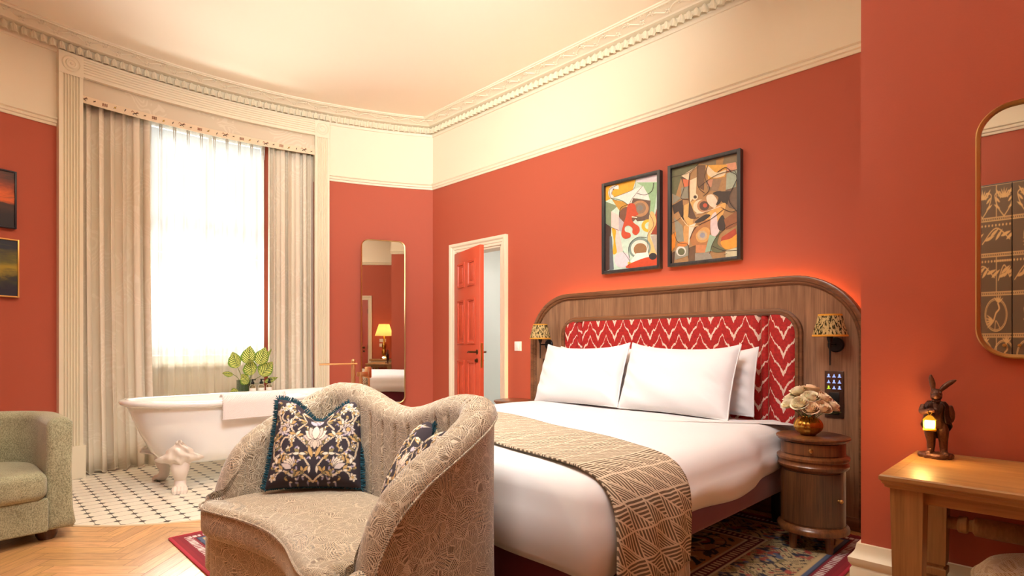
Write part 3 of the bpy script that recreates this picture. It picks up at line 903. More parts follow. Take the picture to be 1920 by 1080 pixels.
def bottle(x, y, label):
    b = thing('pump_bottle', label, 'bottle', (x, y, .611), random.uniform(-1, 1), 'pump bottles behind the bath')
    g = MB(); g.lathe([(0, .0), (.024, 0), (.027, .003), (.027, .068), (.022, .078), (.011, .084), (.011, .092), (0, .092)], 24); g.build('body', M_BOT, b)
    g = MB(); g.lathe([(0, .003), (.0245, .003), (.0245, .056), (0, .056)], 20); g.build('liquid', M_AMBER, b)
    g = MB(); g.lathe([(.0275, .022), (.0275, .055)], 24); mod_solid(g.build('bottle_label', plain('paper_label', rgb(238, 234, 224), .7), b), .0006)
    g = MB(); g.lathe([(0, .09), (.0145, .09), (.0145, .108), (.008, .112), (.006, .122), (.009, .124), (.009, .134), (0, .135)], 18); g.tube([(0, 0, .129), (.026, -.01, .127)], .0045, 8); g.build('pump', M_BLACK, b)
bottle(1.885, PY - .12, 'amber pump bottle nearest the leafy vase behind the bath')
bottle(1.962, PY - .115, 'amber pump bottle in the middle of the three behind the bath')
bottle(2.035, PY - .11, 'amber pump bottle nearest the right curtain behind the bath')
# calathea
def m_calathea():
    t = NT('striped_leaf'); uv = t.n('UVMap').outputs[0]; sx = t.n('SeparateXYZ', {0: uv})
    a = t.math('ABSOLUTE', t.math('SUBTRACT', sx.outputs[0], .5))
    ph = t.math('SUBTRACT', t.math('MULTIPLY', sx.outputs[1], 52), t.math('MULTIPLY', a, 38))
    st_ = t.math('GREATER_THAN', t.math('SINE', ph), -.1)
    edge = t.math('GREATER_THAN', a, .40)
    c = t.mix(st_, rgb(74, 96, 42), rgb(214, 212, 118))
    c = t.mix(edge, c, rgb(112, 138, 58))
    d = t.n('BsdfDiffuse', {'Color': c}); tl = t.n('BsdfTranslucent', {'Color': c}); mx = t.n('MixShader', {0: .5, 1: d.outputs[0], 2: tl.outputs[0]})
    t.t.links.new(mx.outputs[0], t.out.inputs[0]); return t.m
M_CAL = m_calathea(); M_STEM = plain('plant_stem', rgb(98, 112, 58), .6)
pl = thing('calathea_plant', 'leafy plant with yellow-green striped leaves standing in the glass vase', 'plant', (1.845, PY - .02, .63))
leaves = [  # x(along window) y(towards room -) z of leaf base, length, width, yaw, pitch
    (-.06, -.02, .22, .16, .125, 2.6, 1.1), (.03, -.03, .25, .17, .135, 1.6, 1.25), (.13, -.02, .24, .17, .135, .9, 1.2), (.05, -.05, .15, .16, .13, 1.9, .9),
    (.14, -.03, .14, .16, .13, .5, .9), (.02, -.06, .08, .13, .10, 2.4, .6), (-.10, -.02, .16, .12, .05, 3.1, .1), (.17, -.04, .08, .12, .05, .1, .35),
    (.05, -.07, .0, .11, .10, -1.5, -.3), (-.06, -.03, .01, .09, .07, 3.2, -.1), (.20, 0, .30, .10, .03, .6, 1.1)]
for k, (x, y, z, L, wd, yaw, pit) in enumerate(leaves):
    d = Vector((cos(pit) * cos(yaw) , -.25 * abs(cos(pit)), sin(pit))).normalized()
    side = d.cross(Vector((0, -1, .25))).normalized(); up = side.cross(d)
    g = MB()
    def lfn(u, w, d=d, side=side, up=up, x=x, y=y, z=z, L=L, wd=wd):
        s_ = u - .5; half = wd * sin(pi * min(1, .04 + .96 * w) ** .75) if w < 1 else 0
        p = Vector((x, y, z)) + d * (L * w) + side * (s_ * half) + up * (.03 * w * w - .10 * s_ * s_ * half / .12 * .6 + .004 * sin(w * 26))
        return p
    g.grid(lfn, 9, 16)
    lo = g.build('leaf', M_CAL, pl)
    g = MB(); g.tube(spline([(x * .15, y * .3, -.01), (x * .4, y * .6, z * .5 + .02), (x, y, z), tuple(Vector((x, y, z)) + d * L * .9 + up * .022)], 5), [.003] * 16 if False else .0026, 6); g.build('stem', M_STEM, lo)

# ================================================================== armchair
def m_tweed():
    t = NT('sage_tweed'); v = t.coord()
    n1 = t.noise(t.mapping(v, (260, 260, 140)), 1, 2, .6); n2 = t.noise(v, 7, 3, .5)
    c = t.ramp(t.math('ADD', t.math('MULTIPLY', n1.outputs[0], .8), t.math('MULTIPLY', n2.outputs[0], .2)), [(.36, rgb(118, 118, 90)), (.62, rgb(180, 180, 148))])
    t.bsdf(c, .95, 0, n1.outputs[0], .35, .003, **{'Sheen Weight': .3}); return t.m
M_TWEED = m_tweed()
ac = thing('armchair', 'sage green tweed tub armchair beside the left curtain', 'armchair', (.07, 4.16, 0), radians(2))
def ucurve(R, depth, s):
    """U in plan: s in 0..1 from right arm front, round the back, to left arm front; opening towards -y"""
    L1 = depth; La = pi * R; T = 2 * L1 + La; q = s * T
    if q < L1: return (R, -depth + q, 1, 0)
    if q < L1 + La:
        a = (q - L1) / R; return (R * cos(a), R * sin(a), cos(a), sin(a))
    return (-R, -(q - L1 - La), -1, 0)
def tubshell(R, th, depth, ztop, zbot, n=80, rr=.045, front=.06, zc=None):
    mb = MB()
    prof = [(0, zbot), (-.012, zbot + .02), (0, zbot + .10), (.006, (zbot + ztop) / 2), (.0, ztop - rr)]
    for k in range(1, 8):
        a = pi * k / 8; prof.append((th / 2 * (1 - cos(a)) , ztop - rr + rr * sin(a)))
    prof += [(th, ztop - rr), (th + .004, zbot + .2), (th, zbot)]
    # d measured inward from the outer curve
    vs = []; m = len(prof)
    for i in range(n):
        x, y, nx, ny = ucurve(R, depth, i / (n - 1))
        for d, z in prof: vs.append((x - nx * d, y - ny * d, z))
    fs = [(i * m + j, (i + 1) * m + j, (i + 1) * m + (j + 1) % m, i * m + (j + 1) % m) for i in range(n - 1) for j in range(m)]
    mb.add(vs, fs)
    for i, sg in ((0, 1), (n - 1, -1)):     # padded rounded front end of each arm
        base = [Vector(v) for v in vs[i * m:(i + 1) * m]]; rings = [base]; c = sum(base, Vector()) / m
        for sc, dy in ((.97, -.012), (.88, -.022), (.70, -.028)):
            rings.append([Vector((c.x + (p.x - c.x) * sc, p.y + dy, c.z + (p.z - c.z) * (1 - (1 - sc) * .35))) for p in base])
        vv = [tuple(p) for r in rings for p in r]; ff = []
        for q in range(len(rings) - 1):
            for j in range(m): ff.append((q * m + j, q * m + (j + 1) % m, (q + 1) * m + (j + 1) % m, (q + 1) * m + j))
        ff.append(tuple((len(rings) - 1) * m + j for j in range(m))); mb.add(vv, ff)
    return mb
tubshell(.375, .115, .27, .665, .06).build('shell', M_TWEED, ac, 50)
mb = MB(); pts = []
for i in range(41):
    x, y, nx, ny = ucurve(.26, .30, i / 40); pts.append((x, y))
def padded(poly, z0, z1, rr, crown=.0):
    mb = MB(); n = len(poly); c = Vector((sum(p[0] for p in poly) / n, sum(p[1] for p in poly) / n))
    rows = [(1.0 * 0 + rr, z0)]
    rings = []
    def inset(d, z):
        out = []
        for i in range(n):
            a = Vector(poly[i - 1]); b = Vector(poly[i]); e = Vector(poly[(i + 1) % n])
            t1 = (b - a); t2 = (e - b)
            t1 = t1.normalized() if t1.length > 1e-7 else t2.normalized(); t2 = t2.normalized() if t2.length > 1e-7 else t1
            nn_ = Vector((-(t1 + t2).y, (t1 + t2).x)); nn_ = nn_.normalized() if nn_.length > 1e-6 else Vector((0, 0))
            out.append((b.x + nn_.x * d, b.y + nn_.y * d, z))
        return out
    K = 5
    for k in range(K + 1):
        a = pi / 2 * k / K; rings.append(inset(rr * (1 - sin(a)), z0 + rr * (1 - cos(a))))
    for k in range(K + 1):
        a = pi / 2 * k / K; rings.append(inset(rr * (1 - cos(a)), z1 - rr * (1 - sin(a))))
    vs = [p for r in rings for p in r]
    fs = [(q * n + j, q * n + (j + 1) % n, (q + 1) * n + (j + 1) % n, (q + 1) * n + j) for q in range(len(rings) - 1) for j in range(n)]
    top = rings[-1]; b = len(vs)
    for lev in (.75, .45, .15):
        vs += [(c.x + (p[0] - c.x) * lev, c.y + (p[1] - c.y) * lev, z1 + crown * (1 - lev ** 2)) for p in top]
    L = len(rings) - 1
    for q in range(3):
        s0 = (L + q) * n; s1 = s0 + n
        for j in range(n): fs.append((s0 + j, s0 + (j + 1) % n, s1 + (j + 1) % n, s1 + j))
    c0 = len(vs); vs.append((c.x, c.y, z0)); fs += [((j + 1) % n, j, c0) for j in range(n)]; ci = len(vs); vs.append((c.x, c.y, z1 + crown)); e = (L + 3) * n
    fs += [(e + j, e + (j + 1) % n, ci) for j in range(n)]
    mb.add(vs, fs); return mb
# CCW: counter-clockwise polygons so that insets go inward
seat_poly = pts + [(-.24, -.335), (-.12, -.35), (0, -.352), (.12, -.35), (.24, -.335)]
padded(seat_poly, .235, .385, .045, .012).build('seat_cushion', M_TWEED, ac, 60)
base_poly = [(x * 1.02, y) for x, y in pts] + [(-.262, -.31), (0, -.325), (.262, -.31)]
padded(base_poly, .062, .24, .012).build('seat_base', M_TWEED, ac, 40)
M_DKWOOD = wood('dark_walnut', rgb(52, 30, 20), rgb(110, 66, 40), .35, 2)
src = None
for x, y in ((.27, -.20), (-.27, -.20), (.22, .24), (-.22, .24)):
    if src is None:
        g = MB(); g.lathe([(0, 0), (.036, 0), (.048, .025), (.050, .05), (.045, .068), (0, .068)], 20); src = g.build('foot', M_DKWOOD, ac); o = src
    else: o = src.copy(); COL.objects.link(o)
    o.location = (x, y, 0)

# ================================================================== loveseat at the foot of the bed
def m_scratch(name, dark, mid, lite, sc=19.0, hatch=150.0):
    t = NT(name); v = t.coord()
    wv = t.noise(v, 4, 2, .5); v2 = t.vmath('ADD', v, t.vmath('SCALE', wv.outputs['Color']).outputs[0]).outputs[0]
    t.t.nodes[-1].inputs[3].default_value = 1.0
    for nd in t.t.nodes:
        if nd.bl_idname == 'ShaderNodeVectorMath' and nd.operation == 'SCALE': nd.inputs[3].default_value = .06
    vo = t.n('TexVoronoi', {'Vector': v2, 'Scale': sc}); ve = t.n('TexVoronoi', {'Vector': v2, 'Scale': sc}, feature='DISTANCE_TO_EDGE')
    vo2 = t.n('TexVoronoi', {'Vector': v2, 'Scale': sc * 1.9}); ve2 = t.n('TexVoronoi', {'Vector': v2, 'Scale': sc * 1.9}, feature='DISTANCE_TO_EDGE')
    def hat(vo, k):
        d = t.vmath('SUBTRACT', vo.outputs['Color'], (.5, .5, .5)); d = t.vmath('NORMALIZE', d.outputs[0])
        dp = t.vmath('DOT_PRODUCT', v2, d.outputs[0]).outputs['Value']
        ns = t.noise(v, 40, 2, .5)
        return t.math('SINE', t.math('ADD', t.math('MULTIPLY', dp, k), t.math('MULTIPLY', ns.outputs[0], 3.0)))
    h1 = t.math('GREATER_THAN', hat(vo, hatch * 7.5), .25); h2 = t.math('GREATER_THAN', hat(vo2, hatch * 10), .45)
    c = t.mix(t.math('MULTIPLY', h1, .85), mid, dark)
    c = t.mix(t.math('MULTIPLY', h2, .66), c, lite)
    e = t.math('LESS_THAN', ve.outputs['Distance'], .022); e2 = t.math('LESS_THAN', ve2.outputs['Distance'], .022)
    c = t.mix(t.math('MULTIPLY', t.math('MAXIMUM', e, e2), .42), c, lite)
    t.bsdf(c, .62, 0, t.math('ADD', t.math('MULTIPLY', h1, .5), e), .25, .002, **{'Sheen Weight': .3}); return t.m
M_SOFA = m_scratch('scratch_leaf_fabric', rgb(54, 40, 28), rgb(136, 112, 82), rgb(226, 210, 182))
SXo, SYo = .755, 2.045
lv = thing('loveseat', 'kidney-shaped loveseat in brown leaf-pattern fabric at the foot of the bed', 'sofa', (SXo, SYo, .012))
# outer plan (local x: 0 = arm fronts, grows to the back; y: +-.68)
Wd, Dp, th = .665, .69, .125
side = [(.055, Wd), (.16, Wd + .004), (.30, Wd - .002), (.44, Wd - .012), (.55, Wd - .045), (.635, Wd - .12), (.67, Wd - .24), (.682, Wd - .42), (.684, Wd - .58)]
plan = side + [(.684, 0)] + [(x, -y) for x, y in side[::-1]]
plan = spline(plan, 14)
def smoothN(P, n):
    d = [0]
    for a, b in zip(P, P[1:]): d.append(d[-1] + math.hypot(b[0] - a[0], b[1] - a[1]))
    out = []; j = 0
    for i in range(n):
        q = d[-1] * i / (n - 1)
        while j < len(d) - 2 and d[j + 1] < q: j += 1
        f = (q - d[j]) / max(1e-9, d[j + 1] - d[j]); out.append((lerp(P[j][0], P[j + 1][0], f), lerp(P[j][1], P[j + 1][1], f)))
    return out, d[-1]
NS = 420
plan, PL = smoothN(plan, NS)
htab_x = [(.05, .40), (.075, .50), (.11, .575), (.16, .635), (.25, .70), (.36, .755), (.46, .805), (.56, .85), (.62, .872)]
def topz(x, y, s):
    ay = abs(y)
    if ay > .46: return interp(htab_x, x) - .012
    return .79 + (.872 - .79) * (.5 - .5 * cos(pi * min(1, ay / .44))) - .012
hz = [topz(x, y, 0) for x, y in plan]
for _ in range(12): hz = [hz[0]] + [(hz[i - 1] + hz[i] + hz[i + 1]) / 3 for i in range(1, NS - 1)] + [hz[-1]]
vs = []; m = None
for i, (x, y) in enumerate(plan):
    a = Vector(plan[max(0, i - 2)]); b = Vector(plan[min(NS - 1, i + 2)]); tg = (b - a).normalized(); nrm = Vector((tg.y, -tg.x))    # outward?
    c = Vector((.25, 0)); 
    if nrm.dot(Vector((x, y)) - c) < 0: nrm = -nrm
    H_ = hz[i]; s = i / (NS - 1) * PL
    fr = min(1.0, min(i, NS - 1 - i) / 10.0)
    thk = th * (.78 + .22 * sqrt(fr)); r_ = thk * .5
    gv = ((s / .098) % 1.0); gv = min(gv, 1 - gv) * .098
    groove = .010 * math.exp(-(gv / .006) ** 2)
    prof = [(0, .045), (0, .10), (.004, .25), (.006, H_ * .5), (.004, H_ - r_ * 1.3)]
    for k in range(0, 13):
        an = pi * k / 12; prof.append((-.006 + (thk + .006) * (1 - cos(an)) / 2 + (-(groove) * (1 - cos(an)) / 2 if False else 0), H_ - r_ * 1.0 + (r_ - groove * .8 * sin(an)) * sin(an)))
    prof += [(thk + groove * -1, H_ - r_ * 1.3), (thk - groove, .42 + (H_ - .42) * .5), (thk - groove, .36), (thk, .20), (thk, .045)]
    m = len(prof)
    for d, z in prof: vs.append((x - nrm.x * d, y - nrm.y * d, z))
fs = [(i * m + j, (i + 1) * m + j, (i + 1) * m + (j + 1) % m, i * m + (j + 1) % m) for i in range(NS - 1) for j in range(m)]
mb = MB(); mb.add(vs, fs)
for i in (0, NS - 1):
    base = [Vector(v) for v in vs[i * m:(i + 1) * m]]; c = sum(base, Vector()) / m; rings = [base]
    for sc, dx in ((.97, -.014), (.86, -.028), (.62, -.038)):
        rings.append([Vector((p.x + dx, c.y + (p.y - c.y) * sc, c.z + (p.z - c.z) * (1 - (1 - sc) * .3))) for p in base])
    vv = [tuple(p) for r in rings for p in r]; ff = []
    for q in range(3):
        for j in range(m): ff.append((q * m + j, q * m + (j + 1) % m, (q + 1) * m + (j + 1) % m, (q + 1) * m + j))
    ff.append(tuple(3 * m + j for j in range(m))); mb.add(vv, ff)
sh_o = mb.build('curved_back', M_SOFA, lv, 60)
def piping(idx, r, name, pmat):
    mb = MB(); mb.tube([vs[i * m + idx] for i in range(0, NS, 2)], r, 6); return mb.build(name, pmat, sh_o)
piping(5, .0042, 'piping', M_SOFA)
inner = [vs[i * m + m - 2] for i in range(12, NS - 12, 10)]
inner = [(p[0], p[1]) for p in inner]
fe = spline([(.045, -.51), (.01, -.565), (-.03, -.545), (-.045, -.46), (-.02, -.34), (.02, -.18), (.038, 0), (.02, .18), (-.02, .34), (-.045, .46), (-.03, .545), (.01, .565), (.045, .51)], 5)
inner_s = inner if inner[0][1] > 0 else inner[::-1]          # from +y round the back to -y
seat_poly = [(x, y * .985) for x, y in fe[1:-1]] + [(x - .004, y * .985) for x, y in inner_s]
def ccw(P):
    A = sum(P[i - 1][0] * P[i][1] - P[i][0] * P[i - 1][1] for i in range(len(P))); return P if A > 0 else P[::-1]
seat_poly = ccw(seat_poly)
seat = padded(seat_poly, .255, .395, .038, .018).build('seat_cushion', M_SOFA, lv, 60)
bpoly = [(x + .03 * sstep(.3, 0, x), y * (1 - .03 * sstep(.3, 0, x))) for x, y in seat_poly]
padded(bpoly, .045, .300, .012).build('seat_base', M_SOFA, lv, 40)
mb = MB(); mb.tube([(x - .002, y, .378) for x, y in fe[2:-2]], .0042, 6); mb.build('piping', M_SOFA, seat)
src = None
for x, y in ((.09, .50), (.09, -.50), (.56, .42), (.56, -.42)):
    if src is None:
        g = MB(); g.lathe([(0, 0), (.025, 0), (.032, .048), (0, .048)], 16); src = g.build('foot', M_DKWOOD, lv); o = src
    else: o = src.copy(); COL.objects.link(o)
    o.location = (x, y, 0)

# ---- floral fringed cushions
def floral_art():
    A = Art(220, 220, (44, 33, 40))
    cream, gold, pale, olive, lav = (222, 205, 182), (188, 150, 92), (203, 186, 176), (132, 116, 74), (150, 138, 158)
    # stems (left half, then mirrored)
    for P in ([(.5, .04), (.40, .12), (.30, .10), (.18, .16), (.08, .10)], [(.46, .20), (.34, .34), (.20, .33), (.12, .42), (.16, .52), (.24, .50)],
              [(.5, .34), (.40, .44), (.28, .55), (.20, .68), (.25, .80), (.16, .90)], [(.30, .62), (.38, .74), (.33, .88), (.42, .96)], [(.06, .30), (.03, .5), (.10, .64), (.05, .8)],
              [(.5, .86), (.44, .78), (.46, .72)], [(.20, .68), (.10, .74), (.12, .84)]):
        A.line(P, .016, cream); A.line(P, .006, gold)
    random.seed(5)
    for x, y, a in ((.40, .12, 1.9), (.30, .10, .6), (.18, .16, 2.2), (.34, .34, 2.4), (.34, .34, -.9), (.20, .33, -2.0), (.12, .42, 2.9), (.40, .44, .4), (.28, .55, 2.8), (.28, .55, .1), (.20, .68, .6), (.25, .8, .2),
                    (.38, .74, 2.8), (.33, .88, .2), (.03, .5, .3), (.1, .64, .8), (.05, .8, .5), (.06, .3, -.4), (.46, .2, -2.4), (.44, .95, 2.5), (.24, .22, 1.6), (.1, .24, .9), (.42, .6, 1.2)):
        A.petal(x, y, .085, .036, a, random.choice((gold, olive, gold)), (30, 22, 28)); A.petal(x, y, .075, .03, a + .8, random.choice((cream, olive)), (30, 22, 28))
    def flower(x, y, r, c, cc, n=6):
        for k in range(n): A.petal(x, y, r, r * .75, 2 * pi * k / n + .3, c, (40, 28, 36))
        A.disc(x, y, r * .32, cc)
    for x, y, r in ((.08, .10, .045), (.16, .90, .055), (.05, .82, .04), (.42, .965, .045), (.12, .86, .035), (.24, .5, .04), (.36, .50, .035), (.07, .44, .03)): flower(x, y, r, cream, gold)
    # tulip
    for dx in (-.05, -.025, 0, .025, .05): A.petal(.27, .18, .13, .055, pi / 2 + dx * 12 + .5, pale if abs(dx) > .03 else cream, (52, 36, 44))
    flower(.14, .62, .075, pale, gold, 9); A.ring(.14, .62, .03, .01, (60, 42, 50))
    for i in range(110):
        x, y = random.uniform(.02, .46), random.uniform(.03, .97); a = random.uniform(0, 6.28)
        if A.a[int(y * 219), int(x * 219)].sum() < .10:
            A.petal(x, y, .045, .018, a, random.choice((gold, olive, pale, lav)), None); A.petal(x, y, .035, .014, a + 1.2, random.choice((gold, olive, cream)), None)
    A.mirror()
    # lotus on the axis
    for k in (-3, 3, -2, 2, -1, 1, 0): A.petal(.5, .50, .20 - abs(k) * .018, .085, pi / 2 + k * .42, (226, 208, 186) if k % 2 == 0 else (204, 182, 166), (58, 40, 46))
    for k in (-2, 2, -1, 1, 0): A.petal(.5, .49, .10, .06, -pi / 2 + k * .5, (206, 188, 168), (58, 40, 46))
    for dx in (-.02, .02): A.petal(.5 + dx, .30, .15, .04, pi / 2 - dx * 18, gold, (30, 22, 28))
    for k in (-1, 0, 1): A.petal(.5, .70, .13, .06, pi / 2 + k * .6, (178, 166, 176), (50, 36, 44))
    return A
ART_F = floral_art()
M_FLOR = colattr('floral_linen', .85, bump_scale=500, bump_s=.1)
M_BACKC = plain('cushion_back_linen', rgb(196, 182, 150), .9, nscale=400)
M_FRINGE = plain('teal_fringe', rgb(28, 72, 84), .95)
def cushion(name, label, loc, rot, S=.46, T=.17, chop=.10, seed=1):
    t = thing(name, label, 'cushion', loc, 0, 'floral cushions on the loveseat'); t.rotation_euler = rot
    rnd = random.Random(seed)
    def outline(u, v):
        # u, v in -1..1 ; pinched sides, chopped top
        x = u * S / 2 * (1 - .07 * (1 - abs(v) ** 2) * 1.0); y = v * S / 2 * (1 - .05 * (1 - u * u))
        if v > 0: y -= chop * v * v * math.exp(-(u / .42) ** 2) 
        x += (-.05 if u > 0 else .05) * S * max(0, v) * (1 - .2) * (abs(u)) * .6
        return x, y
    def thick(u, v): return T / 2 * (max(0, (1 - u ** 4)) * max(0, (1 - v ** 4))) ** .55 * (1 - .55 * math.exp(-(u / .30) ** 2) * max(0, v) ** 1.2)
    def face(sg):
        def fn(a, b):
            u = a * 2 - 1; v = b * 2 - 1; x, y = outline(u, v)
            wr = .004 * sin(u * 7 + v * 3) * (1 - u * u) * (1 - v * v)
            return (x, y + S / 2, sg * (thick(u, v) + wr) + sg * .002)
        return fn
    mb = MB(); mb.grid(face(1), 170, 170, uv=False, col=lambda u, v: ART_F.at(u, v)); fr = mb.build('front_cover', M_FLOR, t)
    mb = MB(); mb.grid(face(-1), 40, 40, uv=False); mb.build('back_cover', M_BACKC, t)
    mb = MB()
    ring = [outline(-1 + 2 * k / 90, -1) for k in range(90)] + [outline(1, -1 + 2 * k / 90) for k in range(90)] + [outline(1 - 2 * k / 90, 1) for k in range(90)] + [outline(-1, 1 - 2 * k / 90) for k in range(90)]
    n = len(ring)
    for i, (x, y) in enumerate(ring):
        if i < 92 and False: continue
        px_, py_ = ring[i - 1]; qx, qy = ring[(i + 1) % n]; tx, ty = qx - px_, qy - py_; L = math.hypot(tx, ty) + 1e-9; nx, ny = ty / L, -tx / L
        for r in range(3):
            l = rnd.uniform(.014, .022) * (.25 if i < 90 else 1); j = rnd.uniform(-.008, .008); k = rnd.uniform(-.010, .010)
            mb.tube([(x - nx * .004, y + S / 2 - ny * .004, k * .3), (x + nx * l + tx / L * j, y + S / 2 + ny * l + ty / L * j, k)], [.0026, .0012], 4)
    mb.build('fringe', M_FRINGE, t)
    return t
def face_rot(yaw, tilt, roll=0.0):
    """cushion stands on its lower edge; face normal points along yaw (world angle), leaning back by tilt"""
    M = Matrix.Rotation(yaw, 4, 'Z') @ Matrix.Rotation(pi / 2, 4, 'Z') @ Matrix.Rotation(pi / 2 - tilt, 4, 'X') @ Matrix.Rotation(roll, 4, 'Z')
    return M.to_euler()
cushion('floral_cushion', 'dark floral cushion with teal fringe propped in the far corner of the loveseat', (1.11, 2.36, .425), face_rot(radians(236), radians(22), radians(-2)), S=.405, seed=2)
cushion('floral_cushion', 'floral cushion with teal fringe half hidden behind the near arm of the loveseat', (1.10, 1.69, .425), face_rot(radians(160), radians(28), radians(2)), S=.38, seed=4)

# ================================================================== rug
RX0, RX1, RY0, RY1 = .82, 3.50, .77, 3.47
def rug_art():
    A = Art(420, 420, (150, 32, 44))
    navy, tan, cream, red, olive, blue = (30, 34, 56), (186, 140, 94), (222, 204, 168), (150, 32, 44), (138, 118, 74), (84, 98, 124)
    mx = np.minimum(np.minimum(A.X, 1 - A.X), np.minimum(A.Y, 1 - A.Y))
    A.put((mx > .012).astype(float), (140, 28, 42)); 
    k = np.where(np.minimum(A.X, 1 - A.X) < np.minimum(A.Y, 1 - A.Y), A.Y, A.X)
    dots = (np.abs(mx - .027) < .006) & ((k * 110 % 1) < .6); A.put(dots.astype(float), (232, 214, 206))
    A.put(((mx > .038) & (mx < .041)).astype(float), navy); A.put(((mx > .041) & (mx < .047)).astype(float), blue)
    A.put((mx >= .047).astype(float), (206, 176, 128)); A.put((mx > .054).astype(float), (190, 164, 118)); bp = np.sin(A.X * 150 + 2.4 * np.sin(A.Y * 90)) * np.sin(A.Y * 150 + 2.4 * np.sin(A.X * 90)); A.put(((mx > .058) & (np.abs(bp) < .13)).astype(float), (62, 52, 48)); A.put(((mx > .058) & (bp > .8)).astype(float), (150, 70, 58))
    # scrolling border
    s = np.sin(k * 2 * pi * 9); vine = np.abs(mx - .115 - .022 * s) < .004; A.put((vine & (mx > .08) & (mx < .15)).astype(float), olive)
    random.seed(11)
    for i in range(420):
        q = random.random(); dpt = random.uniform(.062, .146); side = i % 4
        x, y = ((q, dpt), (q, 1 - dpt), (dpt, q), (1 - dpt, q))[side]
        if min(x, 1 - x, y, 1 - y) < .060: continue
        if random.random() < .5: A.petal(x, y, random.uniform(.015, .03), .012, random.uniform(0, 6.3), random.choice((navy, blue, olive, (170, 70, 60), navy)))
        else:
            for j in range(5): A.disc(x + .008 * cos(j * 1.26), y + .008 * sin(j * 1.26), .005, random.choice((navy, blue, (176, 84, 66))))
    A.put(((mx > .152) & (mx < .156)).astype(float), cream); A.put(((mx >= .156) & (mx < .182)).astype(float), (96, 22, 34))
    dots = (np.abs(mx - .169) < .006) & ((k * 90 % 1) < .5); A.put(dots.astype(float), (214, 184, 150))
    A.put(((mx >= .182) & (mx < .186)).astype(float), cream); A.put((mx >= .186).astype(float), tan)
    # field: mirrored arabesques
    fx = np.abs(A.X - .5); fy = np.abs(A.Y - .5); inn = (mx > .19)
    w1 = np.sin(fx * 62 + 2.2 * np.sin(fy * 40)) + np.sin(fy * 62 + 2.2 * np.sin(fx * 40)); A.put((inn & (np.abs(w1) < .16)).astype(float), navy)
    w2 = np.sin(fx * 31) * np.sin(fy * 31); A.put((inn & (w2 > .72)).astype(float), navy); A.put((inn & (w2 > .86)).astype(float), (160, 60, 54))
    w3 = np.sin(fx * 118 + 2 * np.sin(fy * 60)) * np.sin(fy * 118 + 2 * np.sin(fx * 60)); A.put((inn & (w3 > .66)).astype(float), (52, 44, 52)); A.put((inn & (w3 < -.86)).astype(float), (214, 180, 132))
    rr = np.hypot(fx, fy); A.put((np.abs(rr - .17 - .012 * np.cos(12 * np.arctan2(fy, fx))) < .006).astype(float), navy)
    for cx, cy in ((.28, .28), (.28, .72), (.72, .28), (.72, .72), (.5, .26), (.5, .74), (.26, .5), (.74, .5)):
        for n_ in range(8): A.petal(cx, cy, .05, .03, n_ * pi / 4, (36, 36, 54) if n_ % 2 else (120, 92, 66), (206, 170, 120))
        A.disc(cx, cy, .014, (180, 84, 60))
    return A
ART_R = rug_art(); ART_R.a *= .78
rg = thing('persian_rug', 'traditional red-bordered floral rug under the bed and loveseat', 'rug', ((RX0 + RX1) / 2, (RY0 + RY1) / 2, 0))
mb = MB(); LX, LY = RX1 - RX0, RY1 - RY0
mb.grid(lambda u, v: ((u - .5) * LX, (v - .5) * LY, .0115 + .0004 * sin(u * 900) * sin(v * 900)), 420, 420, uv=False, col=lambda u, v: ART_R.at(u, v))
mb.build('pile', colattr('rug_wool', .95, bump_scale=700, bump_s=.3), rg)
mb = MB(); q = .004
mb.sweep([(0, .001), (.012, .001), (.012, .010), (.008, .0135), (.002, .0125), (-.004, .006)], [(-LX / 2 - q, -LY / 2 - q), (LX / 2 + q, -LY / 2 - q), (LX / 2 + q, LY / 2 + q), (-LX / 2 - q, LY / 2 + q)], closed=True)
mb.build('bound_edge', plain('rug_binding', rgb(172, 34, 54), .9, nscale=300), rg)
GZ = .012

# ================================================================== bed
M_BURG = plain('burgundy_velvet', rgb(112, 22, 42), .8, nscale=300, **{'Sheen Weight': .4})
BC = 2.12
bed = thing('bed', 'king-size bed base in burgundy fabric under the white bedding', 'bed', (2.55, BC, GZ))
g = MB(); g.box(-.99, 1.00, -.95, .95, .225, .42, .02); g.build('base', M_BURG, bed)
g = MB(); g.box(-.985, -.93, -.94, .94, .03, .30, .012); g.build('foot_panel', M_BURG, bed)
g = MB(); g.box(-1.00, 1.02, -.955, .955, .42, .58, .06, seg=4); g.build('mattress', M_LINEN, bed)
src = None
for x, y in ((-.85, -.85), (-.85, .85), (.9, -.85), (.9, .85), (0, 0)):
    if src is None:
        g = MB(); g.lathe([(0, 0), (.026, 0), (.034, .225), (0, .225)], 16); src = g.build('leg', M_BLACK, bed); o = src
    else: o = src.copy(); COL.objects.link(o)
    o.location = (x, y, 0)

def rr_poly(x0, x1, y0, y1, r, r_head=.03):
    P = []
    for cx, cy, a0, rr_ in ((x1 - r_head, y1 - r_head, 0, r_head), (x0 + r, y1 - r, 90, r), (x0 + r, y0 + r, 180, r), (x1 - r_head, y0 + r_head, 270, r_head)):
        for k in range(11):
            a = radians(a0 + 9 * k); P.append((cx + rr_ * cos(a), cy + rr_ * sin(a)))
    out = []
    for a, b in zip(P, P[1:] + P[:1]):
        L = math.hypot(b[0] - a[0], b[1] - a[1]); n = max(1, int(L / .045))
        for i in range(n): out.append((lerp(a[0], b[0], i / n), lerp(a[1], b[1], i / n)))
    return out
DUX0, DUX1, DUY0, DUY1, DUT = 1.475, 3.45, 1.095, 3.145, .615
dpoly = rr_poly(DUX0, DUX1, DUY0, DUY1, .11)
rndw = random.Random(4)
wv = [(rndw.uniform(3, 9), rndw.uniform(3, 9), rndw.uniform(0, 6), rndw.uniform(.4, 1)) for _ in range(7)]
